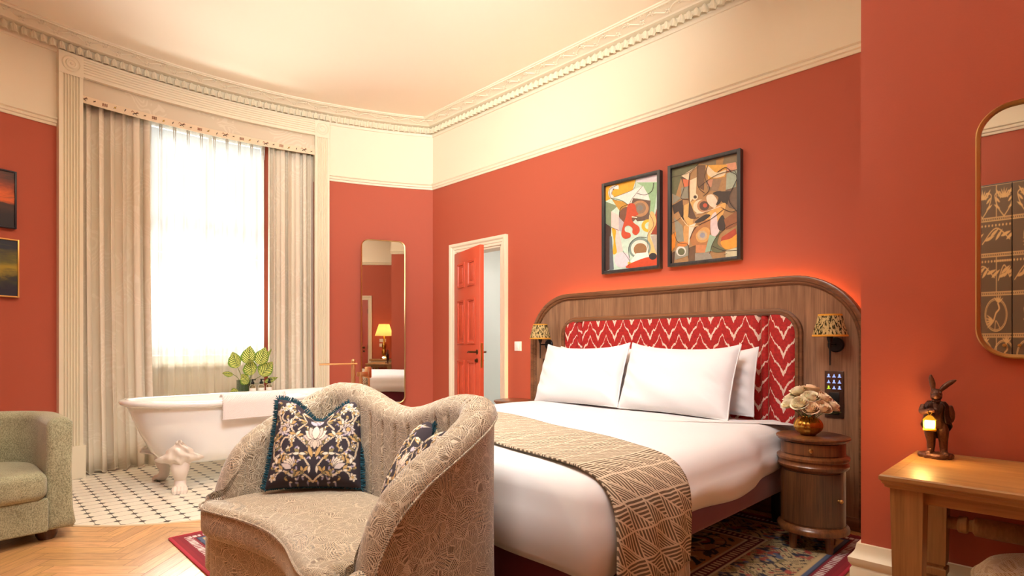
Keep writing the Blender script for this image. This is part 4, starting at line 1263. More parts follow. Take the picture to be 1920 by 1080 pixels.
def wrk(x, y): return sum(a * sin(x * p + y * q + c) for p, q, c, a in wv) * .0016
def duvet_ring(d, z, hang):
    out = []; n = len(dpoly)
    for i, (x, y) in enumerate(dpoly):
        a = Vector(dpoly[i - 1]); e = Vector(dpoly[(i + 1) % n]); t_ = (e - a).normalized(); nx, ny = -t_.y, t_.x
        foot = sstep(1.9, 1.5, x); head = sstep(3.2, 3.45, x)
        hem = lerp(.375, .275, foot) + .012 * sin(x * 5 + y * 4) + head * .12
        zz = lerp(hem, z, hang) if hang < 1 else z
        bul = .018 * sin(pi * min(1, hang)) if hang < 1 else 0
        f = .010 * sin((x + y) * 11) * (1 - hang) if hang < 1 else 0
        dd = d - bul - f + .055 * sstep(2.7, 2.98, x) * (1 if y < BC else 0)
        out.append((x + nx * dd, y + ny * dd, zz + (wrk(x, y) if hang >= 1 else 0)))
    return out
rings = [duvet_ring(.03, .5, 0.0), duvet_ring(.004, .5, .0)]
for h in (.12, .3, .5, .7, .85): rings.append(duvet_ring(.004, .50, h))
rings.append(duvet_ring(.006, .50, .999))
for k in range(1, 8):
    a = pi / 2 * k / 7; rings.append(duvet_ring(.006 + .125 * (1 - cos(a)), .50 + (DUT - .50) * sin(a), 1))
top = rings[-1]; cx = sum(p[0] for p in top) / len(top); cy = BC
for lv_ in (.88, .74, .6, .46, .32, .18, .06):
    rings.append([(cx + (p[0] - cx) * lv_, cy + (p[1] - cy) * lv_, DUT + .012 * (1 - lv_ ** 2) + wrk(cx + (p[0] - cx) * lv_, cy + (p[1] - cy) * lv_) * 1.4) for p in top])
n = len(dpoly); mb = MB()
mb.add([p for r in rings for p in r], [(q * n + j, q * n + (j + 1) % n, (q + 1) * n + (j + 1) % n, (q + 1) * n + j) for q in range(len(rings) - 1) for j in range(n)] + [tuple((len(rings) - 1) * n + j for j in range(n))])
dv = mb.build('duvet', M_LINEN, None, 80, offset=(2.46, BC, .3)); dv.location = (2.46, BC, .3)
tag(dv, 'smooth white duvet spread over the bed', 'duvet')

# throw
def m_throw():
    t = NT('woven_triangles'); uv = t.n('UVMap').outputs[0]; sx = t.n('SeparateXYZ', {0: uv})
    wob = t.noise(uv, 9, 2, .5).outputs[0]
    b = t.math('ADD', t.math('DIVIDE', sx.outputs[1], .104), t.math('MULTIPLY', wob, .14)); a = t.math('ADD', t.math('DIVIDE', sx.outputs[0], .12), t.math('MULTIPLY', b, .5))
    fa = t.math('FRACT', a); fb = t.math('FRACT', b); sm = t.math('ADD', fa, fb); tri = t.math('GREATER_THAN', sm, 1.0)
    par = t.math('GREATER_THAN', t.math('FRACT', t.math('MULTIPLY', t.math('FLOOR', b), .5)), .25)
    h0 = t.math('ADD', t.math('MULTIPLY', fa, t.math('SUBTRACT', 1.0, par)), t.math('MULTIPLY', sm, par))
    h1 = t.math('ADD', t.math('MULTIPLY', fb, t.math('SUBTRACT', 1.0, par)), t.math('MULTIPLY', fa, par))
    h = t.math('ADD', t.math('MULTIPLY', h0, t.math('SUBTRACT', 1.0, tri)), t.math('MULTIPLY', h1, tri))
    ln = t.math('GREATER_THAN', t.math('SINE', t.math('MULTIPLY', h, 2 * pi * 7.0)), .30)
    e = t.math('MAXIMUM', t.math('MAXIMUM', t.math('LESS_THAN', fa, .06), t.math('LESS_THAN', fb, .07)), t.math('LESS_THAN', t.math('ABSOLUTE', t.math('SUBTRACT', sm, 1.0)), .05))
    f = t.math('MAXIMUM', ln, e)
    t.bsdf(t.mix(f, rgb(102, 84, 64), rgb(206, 188, 162)), .9, 0, f, .4, .003); return t.m
M_THROW = m_throw()
thp = [(1.078, .215), (1.074, .30), (1.072, .42), (1.080, .50), (1.098, .545), (1.13, .585), (1.18, .612), (1.25, .627), (1.5, .633), (2.12, .640), (2.7, .633), (2.98, .627), (3.06, .612), (3.11, .585), (3.142, .545), (3.16, .50), (3.168, .42), (3.166, .30)]
cum = [0]
for a, b in zip(thp, thp[1:]): cum.append(cum[-1] + math.hypot(b[0] - a[0], b[1] - a[1]))
ty_t = list(zip(cum, [p[0] for p in thp])); tz_t = list(zip(cum, [p[1] for p in thp])); TL = cum[-1]
def thr(u, v):
    q = v * TL; y = interp(ty_t, q); z = interp(tz_t, q)
    xf = 1.545 + .20 * max(0, y - 1.2) ; xh = 2.04 + .27 * max(0, y - 1.25)
    hang = sstep(.45, .0, q)
    xf -= .02 * hang; x = lerp(xf, xh, u)
    fold = .010 * sin(u * 17 + 1) * hang
    return (x, y - fold - .006 * hang, z + .004 * sin(x * 9 + y * 5) * (1 - hang))
to = (2.0, BC, .64)
tb_ = thing('bed_throw', 'taupe and cream geometric woven throw with tasselled ends across the foot of the bed', 'throw', to)
mb = MB(); mb.grid(lambda u, v: tuple(Vector(thr(u, v)) - Vector(to)), 40, 130)
for k in list(mb.uv): mb.uv[k] = (mb.uv[k][0] * .55, mb.uv[k][1] * TL)
mod_solid(mb.build('woven_cloth', M_THROW, tb_), .008)
mb = MB()
for i in range(46):
    u = (i + .5) / 46; p = Vector(thr(u, 0)) - Vector(to)
    mb.ball(p + Vector((0, 0, -.006)), (.005, .005, .006), nu=6, nv=5)
    for k in range(3):
        j = rndw.uniform(-.006, .006); mb.tube([p + Vector((0, 0, -.008)), p + Vector((j * .5, rndw.uniform(-.004, .004), -.045)), p + Vector((j, rndw.uniform(-.007, .007), -.088 + rndw.uniform(-.006, .006)))], [.0032, .0034, .0026], 5)
mb.build('tassel_fringe', plain('throw_yarn', rgb(196, 172, 144), .95), tb_)

# pillows
def pillow(label, loc, yaw, tilt, W=.76, Hh=.445, T=.22, seed=0, roll=0):
    rnd = random.Random(seed); c = [(rnd.uniform(3, 8), rnd.uniform(3, 8), rnd.uniform(0, 6)) for _ in range(5)]
    def th_(u, v): return T / 2 * ((1 - abs(u) ** 3.2) * (1 - abs(v) ** 3.2)) ** .62
    def fn(sg):
        def f(a, b):
            u = a * 2 - 1; v = b * 2 - 1
            x = u * W / 2 * (1 - .03 * (1 - v * v)); y = v * Hh / 2 * (1 - .04 * (1 - u * u))
            if v > 0: y += .022 * v * (abs(u) ** 4) - .012 * v * (1 - u * u)
            w_ = sum(sin(u * p + v * q + r) for p, q, r in c) * .0035 * (1 - u ** 6) * (1 - v ** 6)
            cr = .006 * sin((u + v) * 16) * math.exp(-((abs(u) - .82) / .16) ** 2) * (1 - v * v)
            return (x, y + Hh / 2, sg * (th_(u, v) + .0025) + w_ + cr)
        return f
    mb = MB(); mb.grid(fn(1), 56, 40, uv=False); mb.grid(fn(-1), 56, 40, uv=False)
    P = [fn(1)(k / 60, 0) for k in range(60)] + [fn(1)(1, k / 40) for k in range(40)] + [fn(1)(1 - k / 60, 1) for k in range(60)] + [fn(1)(0, 1 - k / 40) for k in range(40)]
    mb.tube([(p[0], p[1], 0) for p in P], .005, 6, closed=True)
    o = mb.build('pillow', M_LINEN, None, 70); o.location = loc; o.rotation_euler = face_rot(radians(yaw), radians(tilt), radians(roll))
    return tag(o, label, 'pillow', 'white pillows at the head of the bed')
pillow('plump white pillow in front on the side of the bed near the open door', (3.19, 2.60, .625), 180, 21, seed=1, roll=1)
pillow('plump white pillow in front on the side of the bed near the rose vase', (3.17, 1.82, .625), 180, 21, seed=2, roll=-1)
pillow('white pillow standing behind the front pillow on the door side', (3.40, 2.585, .625), 180, 10, W=.74, Hh=.40, T=.13, seed=3)
pillow('white pillow standing behind the front pillow on the rose vase side', (3.40, 1.765, .625), 180, 10, W=.76, Hh=.40, T=.13, seed=5)

# ---- headboard
M_HB = wood('headboard_walnut', rgb(92, 62, 42), rgb(166, 124, 92), .34, 2, .8, .2)
M_HBD = wood('headboard_frame_walnut', rgb(70, 42, 26), rgb(140, 92, 58), .32, 1, .8, .3)
HY0, HY1, HT, HR = .83, 3.42, 1.475, .42
hb = thing('headboard', 'wide dark wood headboard with rounded corners and red ikat upholstered panel', 'headboard', (3.62, BC, .002))
def arch(y0, y1, zt, r, zb, n=14):
    P = [(y0, zb)]
    for k in range(n + 1): a = pi - pi / 2 * k / n; P.append((y0 + r + r * cos(a), zt - r + r * sin(a)))
    for k in range(n + 1): a = pi / 2 - pi / 2 * k / n; P.append((y1 - r + r * cos(a), zt - r + r * sin(a)))
    P.append((y1, zb)); return P
def arch_mould(mb, y0, y1, zt, r, zb, prof):
    """prof: (outward offset from the arch line, x towards the room negative)"""
    P = arch(y0, y1, zt, r, zb); n = len(P); k = len(prof); vs = []
    for i in range(n):
        a = Vector(P[max(0, i - 1)]); b = Vector(P[min(n - 1, i + 1)]); t_ = (b - a).normalized(); nn_ = Vector((-t_.y, t_.x))
        for o, x in prof: vs.append((x, P[i][0] + nn_.x * o - BC, P[i][1] + nn_.y * o))
    fs = [(i * k + j, (i + 1) * k + j, (i + 1) * k + (j + 1) % k, i * k + (j + 1) % k) for i in range(n - 1) for j in range(k)]
    fs += [tuple(range(k))[::-1], tuple((n - 1) * k + j for j in range(k))]
    mb.add(vs, fs)
g = MB(); P = arch(HY0 + .02, HY1 - .02, HT - .02, HR - .02, 0); g.prism([(a - BC, b) for a, b in P], lambda a, b, t: (t, a, b), 0.0, .035); g.build('panel', M_HB, hb)
g = MB(); arch_mould(g, HY0 + .05, HY1 - .05, HT - .05, HR - .05, 0, [(-.005, .03), (-.005, -.006), (.004, -.014), (.012, -.014), (.018, -.022), (.034, -.026), (.046, -.022), (.05, -.012), (.05, .03)])
g.build('frame_moulding', M_HBD, hb)
PY0, PY1, PT, PR = 1.215, 3.035, 1.24, .12
g = MB(); arch_mould(g, PY0, PY1, PT, PR, .3, [(-.004, .002), (-.004, -.022), (.008, -.030), (.016, -.030), (.022, -.020), (.034, -.018), (.038, -.006), (.038, .002)]); g.build('panel_moulding', M_HBD, hb)
g = MB(); g.box(-.012, .002, HY0 + .05 - BC, HY1 - .05 - BC, 0, .075, .004); g.build('skirting', M_HBD, hb)
def m_ikat():
    t = NT('red_ikat'); uv = t.n('UVMap').outputs[0]; sx = t.n('SeparateXYZ', {0: uv})
    jag = t.noise(t.mapping(uv, (70, 14, 1)), 1.2, 2, .7).outputs[0]
    u = t.math('DIVIDE', sx.outputs[0], .155)
    tr = t.math('PINGPONG', u, .5)
    tr2 = t.math('PINGPONG', t.math('MULTIPLY', u, 3.0), .5)
    zig = t.math('ADD', t.math('MULTIPLY', tr, .27), t.math('MULTIPLY', tr2, .035))
    hgt = t.math('ADD', t.math('ADD', sx.outputs[1], zig), t.math('MULTIPLY', t.math('SUBTRACT', jag, .5), .05))
    fr = t.math('FRACT', t.math('DIVIDE', hgt, .112))
    thick = t.math('ADD', .10, t.math('MULTIPLY', t.math('POWER', t.math('MULTIPLY', tr, 2.0), 3.0), .24))
    ln = t.math('LESS_THAN', fr, thick)
    fr2 = t.math('LESS_THAN', t.math('ABSOLUTE', t.math('SUBTRACT', fr, .55)), .025)
    nz = t.noise(uv, 60, 3, .6).outputs[0]
    red = t.ramp(nz, [(.3, rgb(140, 13, 12)), (.7, rgb(184, 27, 20))])
    c = t.mix(ln, red, rgb(226, 200, 180))
    t.bsdf(c, .75, 0, nz, .1, .002); return t.m
M_IKAT = m_ikat()
seams = [PY0, 1.383, 1.428, 2.855, 2.905, PY1]
for y0, y1 in zip(seams, seams[1:]):
    g = MB(); wd = y1 - y0; tk = .030 if wd > .1 else .022
    def fn(u, v, y0=y0, wd=wd, tk=tk):
        y = y0 + wd * u; z = .30 + (PT - .30) * v
        e = min(u, 1 - u) * wd; dpt = tk * min(1, (e / .02)) ** .5 if e < .02 else tk
        # rounded upper corners
        for yc, s_ in ((PY0 + PR, -1), (PY1 - PR, 1)):
            if (y - yc) * s_ > 0 and z > PT - PR:
                dz = sqrt(max(0, PR ** 2 - (y - yc) ** 2)); z = min(z, PT - PR + dz)
        return (-dpt + .002, y - BC, z)
    g.grid(fn, max(8, int(wd / .02)), 24)
    for k, p in enumerate(g.v): g.uv[k] = (p[1] + 2, p[2])
    g.build('upholstered_channel', M_IKAT, hb, 60)
g = MB(); Pm = arch(HY0 + .10, HY1 - .10, HT - .06, HR - .06, .3); g.tube([(.055, a - BC, b) for a, b in Pm], .006, 6)
g.build('led_strip', emit('led_amber', (1, .46, .10, 1), 60), hb)

# ---- wall lights on the headboard
def m_shade():
    t = NT('pleated_leaf_shade'); v = t.coord(); sx = t.n('SeparateXYZ', {0: v})
    ang = t.math('ARCTAN2', sx.outputs[1], sx.outputs[0])
    n1 = t.noise(t.mapping(v, (90, 90, 40)), 1, 3, .65).outputs[0]
    c = t.ramp(n1, [(.44, rgb(62, 56, 36)), (.52, rgb(206, 178, 122))])
    d = t.n('BsdfDiffuse', {'Color': c}); tl = t.n('BsdfTranslucent', {'Color': c}); mx = t.n('MixShader', {0: .25, 1: d.outputs[0], 2: tl.outputs[0]})
    t.t.links.new(mx.outputs[0], t.out.inputs[0]); return t.m
M_SHADE = m_shade(); M_MUST = plain('mustard_trim', rgb(214, 150, 44), .8)
def sconce(y, label):
    s_ = thing('wall_sconce', label, 'wall light', (3.62, y, 1.055), 0, 'sconces on the headboard')
    g = MB(); g.lathe([(0, 0), (.043, 0), (.043, .010), (.036, .016), (0, .017)], 28, mat=Matrix.Rotation(-pi / 2, 3, 'Y')); g.build('back_plate', M_BLACK, s_)
    g = MB(); g.tube([(-.01, 0, 0), (-.115, 0, 0)], .0055, 10); g.tube([(-.115, 0, -.115), (-.115, 0, .02), (-.115, 0, .05)], [.0038, .006, .0065], 10); g.lathe([(0, .012), (.010, .015), (.016, .035), (.016, .065), (0, .065)], 16, (-.115, 0, 0)); g.build('arm', M_BLACK, s_)
    g = MB(); g.lathe([(.087, .052), (.058, .168)], 96, (-.115, 0, 0), mod=lambda a, z: 1 + .018 * cos(a * 32)); sd_ = mod_solid(g.build('lamp_shade', M_SHADE, s_), .002)
    for r, z in ((.088, .052), (.0585, .168)):
        g = MB(); g.lathe([(r - .003, z - .005), (r + .0025, z - .005), (r + .0025, z + .005), (r - .003, z + .005), (r - .003, z - .005)], 40, (-.115, 0, 0))
        g.build('shade_trim', M_MUST, sd_)
    return s_
sconce(1.0, 'black wall sconce with pleated shade on the headboard above the roses')
sconce(3.215, 'black wall sconce with pleated shade on the headboard nearest the light switch')
# ---- bedside control plates
M_ICON = emit('icon_white', (.34, .44, 1, 1), 1.2); M_ICONY = emit('icon_lime', (.6, .8, .05, 1), 1.0)
M_PLATE = plain('bronze_plate', rgb(84, 62, 50), .3, .7); M_SOCK = plain('socket_grey', rgb(150, 142, 134), .35, .4)
def plate(y, z0, z1, label, lit):
    p = thing('control_plate', label, 'switch plate', (3.62, y, z0), 0, 'bedside control plates')
    hh = z1 - z0; g = MB(); g.box(-.010, 0, -.05, .05, 0, hh, .003); g.build('plate', M_PLATE, p)
    g = MB()
    for r in range(3):
        for c in range(3):
            yy = .028 - .028 * c; zz = hh - .028 - .034 * r; mi = 1 if (r == 2 and c == 0) else 0
            g.box(-.0112, -.0098, yy - .009, yy + .009, zz - .009, zz - .005, mi=mi); g.box(-.0112, -.0098, yy - .0045, yy + .0045, zz - .004, zz + .002, mi=mi)
            if (r + c) % 2: g.box(-.0112, -.0098, yy - .002, yy + .002, zz + .003, zz + .009, mi=mi)
            else: g.lathe([(0, 0), (.0045, 0), (.0045, .0012), (0, .0012)], 10, (-.0100, yy, zz + .006), mi=mi, mat=Matrix.Rotation(-pi / 2, 3, 'Y'))
    g.build('button_icons', [M_ICON, M_ICONY] if lit else [plain('icon_grey', rgb(222, 220, 216), .5)] * 2, p)
    for zc in (.118, .045):
        g = MB(); g.box(-.013, -.009, -.028, .028, zc - .028, zc + .028, .003); so_ = g.build('socket', M_BLACK if lit else M_SOCK, p)
        g = MB(); g.box(-.0135, -.0128, -.003, .003, zc + .008, zc + .018); g.box(-.0135, -.0128, -.015, -.006, zc - .012, zc - .007); g.box(-.0135, -.0128, .006, .015, zc - .012, zc - .007); g.build('socket_holes', plain('socket_slot', rgb(12, 12, 12), .8), so_)
plate(1.009, .634, .904, 'dark bedside control plate with glowing white icons above the rose vase', True)
plate(3.234, .66, .935, 'bronze bedside control plate with grey sockets beside the door-side pillow', False)

# ---- nightstands
M_NS = wood('nightstand_walnut', rgb(60, 32, 16), rgb(134, 80, 40), .33, 2, .9, .3)
M_NSF = wood('nightstand_door_walnut', rgb(46, 27, 16), rgb(110, 70, 40), .35, 2, 1.3, .25)
def nightstand(x, y, label, ang=195):
    n_ = thing('nightstand', label, 'nightstand', (x, y, GZ), 0, 'round nightstands')
    Z = .575
    g = MB(); g.lathe([(0, Z - .026), (.166, Z - .026), (.176, Z - .022), (.180, Z - .014), (.187, Z - .010), (.187, Z - .003), (.183, Z), (0, Z)], 72); g.build('top', M_NS, n_)
    g = MB(); g.lathe([(0, .128), (.163, .128), (.163, .408), (.172, .412), (.180, .420), (.182, .432), (.176, .440), (.176, .452), (.184, .460), (.184, .472), (.170, .480), (.163, .483), (.163, .551), (0, .551)], 72); g.build('body', M_NS, n_)
    g = MB(); g.lathe([(0, .088), (.170, .088), (.182, .094), (.184, .108), (.180, .118), (.172, .124), (.166, .130), (0, .130)], 72); g.build('base_moulding', M_NS, n_)
    def patch(a0, a1, z0, z1, r, name, m_):
        g = MB(); A_ = [radians(a0 + (a1 - a0) * i / 24) for i in range(25)]; vs = []
        for a in A_:
            for rr_, z in ((r - .006, z0), (r, z0), (r, z1), (r - .006, z1)): vs.append((rr_ * cos(a), rr_ * sin(a), z))
        fs = [(i * 4 + j, (i + 1) * 4 + j, (i + 1) * 4 + (j + 1) % 4, i * 4 + (j + 1) % 4) for i in range(24) for j in range(4)] + [(0, 1, 2, 3), (99, 98, 97, 96)]
        g.add(vs, fs); return g.build(name, m_, n_)
    gapm = plain('shadow_gap', rgb(24, 14, 8), .8)
    patch(ang - 56.5, ang + 56.5, .137, .403, .1637, 'door_gap', gapm); patch(ang - 56.5, ang + 51.5, .487, .549, .1637, 'drawer_gap', gapm)
    dr_ = patch(ang - 55.5, ang + 55.5, .140, .400, .1665, 'door', M_NSF); dw = patch(ang - 55.5, ang + 50.5, .490, .546, .1665, 'drawer', M_NS)
    for par, a, z in ((dr_, ang + 50, .272), (dw, ang, .518)):
        g = MB(); M_ = Matrix.Rotation(radians(a), 3, 'Z') @ Matrix.Rotation(pi / 2, 3, 'Y')
        g.lathe([(0, 0), (.007, 0), (.005, .008), (.010, .013), (.011, .019), (.007, .025), (0, .026)], 16, (.166 * cos(radians(a)), .166 * sin(radians(a)), z), mat=M_); g.build('knob', M_BRASS, par)
    src = None
    for a in (15, 105, 195, 285):
        if src is None:
            g = MB(); g.lathe([(0, 0), (.018, 0), (.024, .09), (0, .09)], 16); src = g.build('leg', M_NS, n_); o = src
        else: o = src.copy(); COL.objects.link(o)
        a = radians(a + 42); o.location = (.125 * cos(a), .125 * sin(a), 0)
    n_.scale = (.92, .92, 1)
    return n_
NX, NY = 3.165, .985
nightstand(NX, NY, 'round wooden nightstand under the rose vase, with curved door and drawer')
nightstand(3.34, 3.36, 'round wooden nightstand on the door side of the bed, mostly hidden by bedding', 165)

# ---- roses in a brass ball vase
VZ = GZ + .575
vs_ = thing('brass_vase', 'ribbed round brass vase of cream roses on the nightstand', 'vase', (3.145, 1.0, VZ))
M_GOLD = plain('polished_gold', rgb(196, 150, 66), .22, 1.0, nscale=8, var=.2)
prof = [(0, 0), (.030, 0)] + [(.062 * sin(radians(a)) + .0, .052 - .052 * cos(radians(a))) for a in range(36, 150, 9)] + [(.030, .098), (.030, .102), (.025, .102), (.025, .09), (0, .09)]
g = MB(); g.lathe(prof, 96, mod=lambda a, z: 1 + (.07 * abs(cos(a * 7)) ** .6 - .045 if .005 < z < .095 else 0)); g.build('bowl', M_GOLD, vs_, 60); vs_.scale = (1.1, 1.1, 1.0)
g = MB()
rnd = random.Random(3)
def m_petal(name, c1, c2):
    t = NT(name); uv = t.n('UVMap').outputs[0]; sx = t.n('SeparateXYZ', {0: uv})
    c = t.mix(sx.outputs[1], c1, c2)
    b = t.bsdf(c, .6, 0, None, **{'Subsurface Weight': .15, 'Subsurface Radius': (.02, .012, .008), 'Subsurface Scale': .2}); return t.m
def rose_mesh(seed, m_):
    rn = random.Random(seed); g = MB()
    for layer, (cnt, r0, hh, curl) in enumerate(((2, .006, .044, 0), (3, .012, .046, 0), (4, .019, .047, .001), (5, .026, .045, .003), (5, .032, .041, .006), (4, .036, .032, .010))):
        for k in range(cnt):
            a0 = 2 * pi * k / cnt + layer * .8 + rn.uniform(-.15, .15); span = min(3.0, 2 * pi / cnt * 1.5); h_ = hh * rn.uniform(.94, 1.05); cu = curl * rn.uniform(.7, 1.3); til = rn.uniform(-.002, .002)
            def fn(u, v, a0=a0, span=span, h_=h_, cu=cu, r0=r0, til=til):
                s_ = (u - .5) * 2; vm = v * (1 - .30 * abs(s_) ** 3.5)
                a = a0 + s_ * span / 2 * (.35 + .65 * sin(min(1, vm * 1.4) * pi / 2))
                r = r0 * (.22 + .78 * sin(min(1, vm * 1.25) * pi / 2)) + cu * max(0, vm - .55) ** 1.6 * 3.2 + .0022 * s_
                z = h_ * vm - cu * max(0, vm - .72) * 1.6 + til * s_
                return (r * cos(a), r * sin(a), z - .014)
            g.grid(fn, 13, 11)
    return g
RM = [m_petal('rose_cream', rgb(232, 216, 156), rgb(252, 242, 214)), m_petal('rose_peach', rgb(236, 206, 150), rgb(250, 222, 188))]
protos = {}
pos = [(-.065, .05, .150, 0), (.0, .065, .175, 0), (.062, .05, .165, 1), (-.095, .0, .125, 0), (-.045, .015, .195, 0), (.022, .012, .205, 1), (.088, .005, .150, 1),
       (-.075, -.06, .130, 0), (-.015, -.05, .165, 0), (.048, -.05, .160, 1), (-.04, -.09, .105, 1), (.02, -.095, .108, 1), (.085, -.065, .118, 1)]
Rl = Vector((.712, -.702, 0)); Fl = Vector((.702, .712, 0))
for i, (a, b, z, kind) in enumerate(pos):
    z = z * .82 + .058
    # a: across, b: depth, in the bouquet's own frame
    p = Rl * a + Fl * b
    if kind not in protos:
        o = rose_mesh(20 + kind, RM[kind]).build('rose', RM[kind], None, 85); protos[kind] = o
    else: o = protos[kind].copy(); COL.objects.link(o)
    d = Vector((p.x * .9, p.y * .9, .10)).normalized()
    o.location = Vector((3.145, 1.0, VZ)) + Vector((p.x * .95, p.y * .95, z))
    o.rotation_mode = 'QUATERNION'; o.rotation_quaternion = d.to_track_quat('Z', 'Y'); o.scale = (1.02, 1.02, 1.02)
    tag(o, 'open cream rose in the brass ball vase on the nightstand', 'rose', 'cream roses in the brass vase')
    g.tube([tuple(Vector((0, 0, .07)) + p * .1), tuple(p * .5 + Vector((0, 0, z * .6 + .02))), tuple(p * .93 + Vector((0, 0, z - .012)))], .0022, 5)
    if i % 2 == 0:
        g.grid(lambda u, v, p=p, z=z: tuple(p * (.7 + .5 * v) + Vector(((u - .5) * .03 * sin(pi * min(.98, v + .02)), (u - .5) * .02, z - .04 + .015 * v))), 4, 6, uv=False)
g.build('stems_and_leaves', plain('rose_green', rgb(92, 110, 56), .6), vs_)

# ---- light switch, paintings on the red wall
sw = thing('light_switch', 'small white light switch plate on the wall beside the door frame', 'light switch', (DX, 3.668, 1.04))
g = MB(); g.box(-.009, 0, -.044, .044, -.044, .044, .003); g.build('plate', M_WHITE, sw)
g = MB(); g.box(-.013, -.008, -.012, .012, -.022, .022, .002); g.build('rocker', M_SASH, sw)
M_FRAME = wood('black_frame', rgb(26, 26, 28), rgb(58, 56, 56), .45, 2)
def framed(name, label, y0, y1, z0, z1, shapes, conv, base, lines):
    t = thing(name, label, 'painting', (DX, (y0 + y1) / 2, z0), 0, 'cubist paintings above the bed')
    W_, H_ = y1 - y0, z1 - z0; fw = .024; g = MB()
    for a0, a1, b0, b1 in ((-W_ / 2, -W_ / 2 + fw, 0, H_), (W_ / 2 - fw, W_ / 2, 0, H_), (-W_ / 2 + fw, W_ / 2 - fw, 0, fw), (-W_ / 2 + fw, W_ / 2 - fw, H_ - fw, H_)): g.box(-.045, 0, a0, a1, b0, b1, .002)
    g.build('frame', M_FRAME, t)
    mats = []; idx = {}
    def mi(c):
        if c not in idx: idx[c] = len(mats); mats.append(plain('paint_%d_%d_%d' % c, rgb(*c), .5, nscale=40, var=.22, bump_s=.2))
        return idx[c]
    cw, ch = W_ - 2 * fw, H_ - 2 * fw
    def to3(p, x): u, v = conv(p); u = min(1, max(0, u)); v = min(1, max(0, v)); return (x, cw / 2 - u * cw, fw + (1 - v) * ch)
    g = MB(); g.box(-.022, -.004, -cw / 2, cw / 2, fw, fw + ch, mi=mi(base)); x = -.0222
    for c, pts in shapes:
        x -= .00008
        if isinstance(pts, tuple):
            cx_, cy_, r = pts; pts = [(cx_ + r * cos(k * pi / 18), cy_ + r * sin(k * pi / 18)) for k in range(36)]
        elif pts and pts[0] == 's': pts = spline(pts[1:], 6, closed=True)
        g.add([to3(p, x) for p in pts], [tuple(range(len(pts)))], mi(c))
    x -= .0002
    for c, wd, pts in lines:
        P = spline(pts, 8) if len(pts) > 2 else pts; x -= .00006
        for a, b in zip(P, P[1:]):
            L = math.hypot(b[0] - a[0], b[1] - a[1]) + 1e-6; nx, ny = -(b[1] - a[1]) / L * wd / 2, (b[0] - a[0]) / L * wd / 2
            g.add([to3((a[0] + nx, a[1] + ny), x), to3((b[0] + nx, b[1] + ny), x), to3((b[0] - nx, b[1] - ny), x), to3((a[0] - nx, a[1] - ny), x)], [(0, 1, 2, 3)], mi(c))
    g.build('canvas', mats, t)
convA = lambda p: ((p[0] - 120) / 347, (p[1] - (395 - 85 * (p[0] - 120) / 347)) / (570 + 60 * (p[0] - 120) / 347))
convB = lambda p: ((p[0] - 575) / 430, (p[1] - (275 - 100 * (p[0] - 575) / 430)) / (640 + 55 * (p[0] - 575) / 430))
DK = (58, 48, 44)
SA = [((226, 164, 48), [(118, 395), (325, 345), (305, 415), (180, 465), (118, 492)]), ((216, 206, 208), [(328, 342), (467, 305), (467, 362), (330, 366)]), ((150, 186, 142), [(330, 365), (467, 368), (440, 578), (412, 582), (403, 450), (368, 392)]),
      ((128, 140, 110), [(118, 495), (205, 525), (160, 562), (160, 668), (118, 640)]), ((232, 228, 218), [(185, 465), (370, 390), (405, 450), (415, 492), (330, 470), (285, 522), (245, 488)]), ((190, 142, 58), [(165, 480), (240, 494), (278, 516), (224, 566), (205, 540)]),
      ((104, 82, 70), [(308, 472), (420, 492), (408, 625), (335, 632), (280, 560)]), ((118, 80, 62), (272, 588, 58)), ((176, 132, 92), (352, 545, 56)), ((140, 116, 94), (352, 542, 38)), ((126, 122, 116), (352, 540, 20)),
      ((236, 196, 188), [(160, 560), (215, 592), (212, 690), (240, 832), (200, 842), (190, 680), (160, 660)]), ((176, 170, 174), [(212, 600), (250, 640), (232, 700), (212, 692)]), ((236, 164, 40), ['s', (164, 676), (192, 690), (188, 760), (198, 838), (170, 846), (176, 760)]),
      ((74, 54, 48), [(118, 640), (160, 672), (148, 955), (118, 965)]), ((96, 104, 112), [(148, 730), (165, 730), (178, 955), (148, 960)]), ((228, 178, 56), (406, 664, 44)), ((184, 212, 190), (410, 664, 26)),
      ((150, 66, 46), [(445, 600), (467, 515), (467, 728), (420, 725), (452, 660)]), ((236, 184, 118), ['s', (415, 582), (442, 580), (455, 640), (436, 690), (418, 735), (440, 800), (458, 862), (412, 876), (402, 760)]), ((176, 166, 152), [(420, 735), (467, 725), (467, 862), (452, 850)]),
      ((128, 148, 138), (350, 815, 72)), ((226, 220, 204), (352, 818, 58)), ((150, 110, 72), (354, 824, 42)), ((236, 232, 224), [(278, 922), (330, 850), (405, 846), (412, 876), (372, 892)]), ((216, 206, 212), (234, 892, 52)), ((226, 180, 70), [(275, 905), (300, 915), (285, 945), (272, 940)]),
      ((204, 76, 44), ['s', (278, 925), (380, 885), (440, 878), (470, 868), (470, 942), (278, 950)]), ((52, 50, 52), (434, 876, 24)),
      ((190, 76, 48), ['s', (275, 515), (318, 514), (330, 560), (342, 585), (300, 608), (312, 640), (345, 668), (350, 700), (328, 726), (304, 710), (304, 680), (280, 660), (256, 668), (256, 698), (288, 712), (290, 738), (252, 748), (230, 716), (244, 650), (262, 590)]),
      ((228, 224, 216), [(312, 468), (372, 388), (404, 452)])]
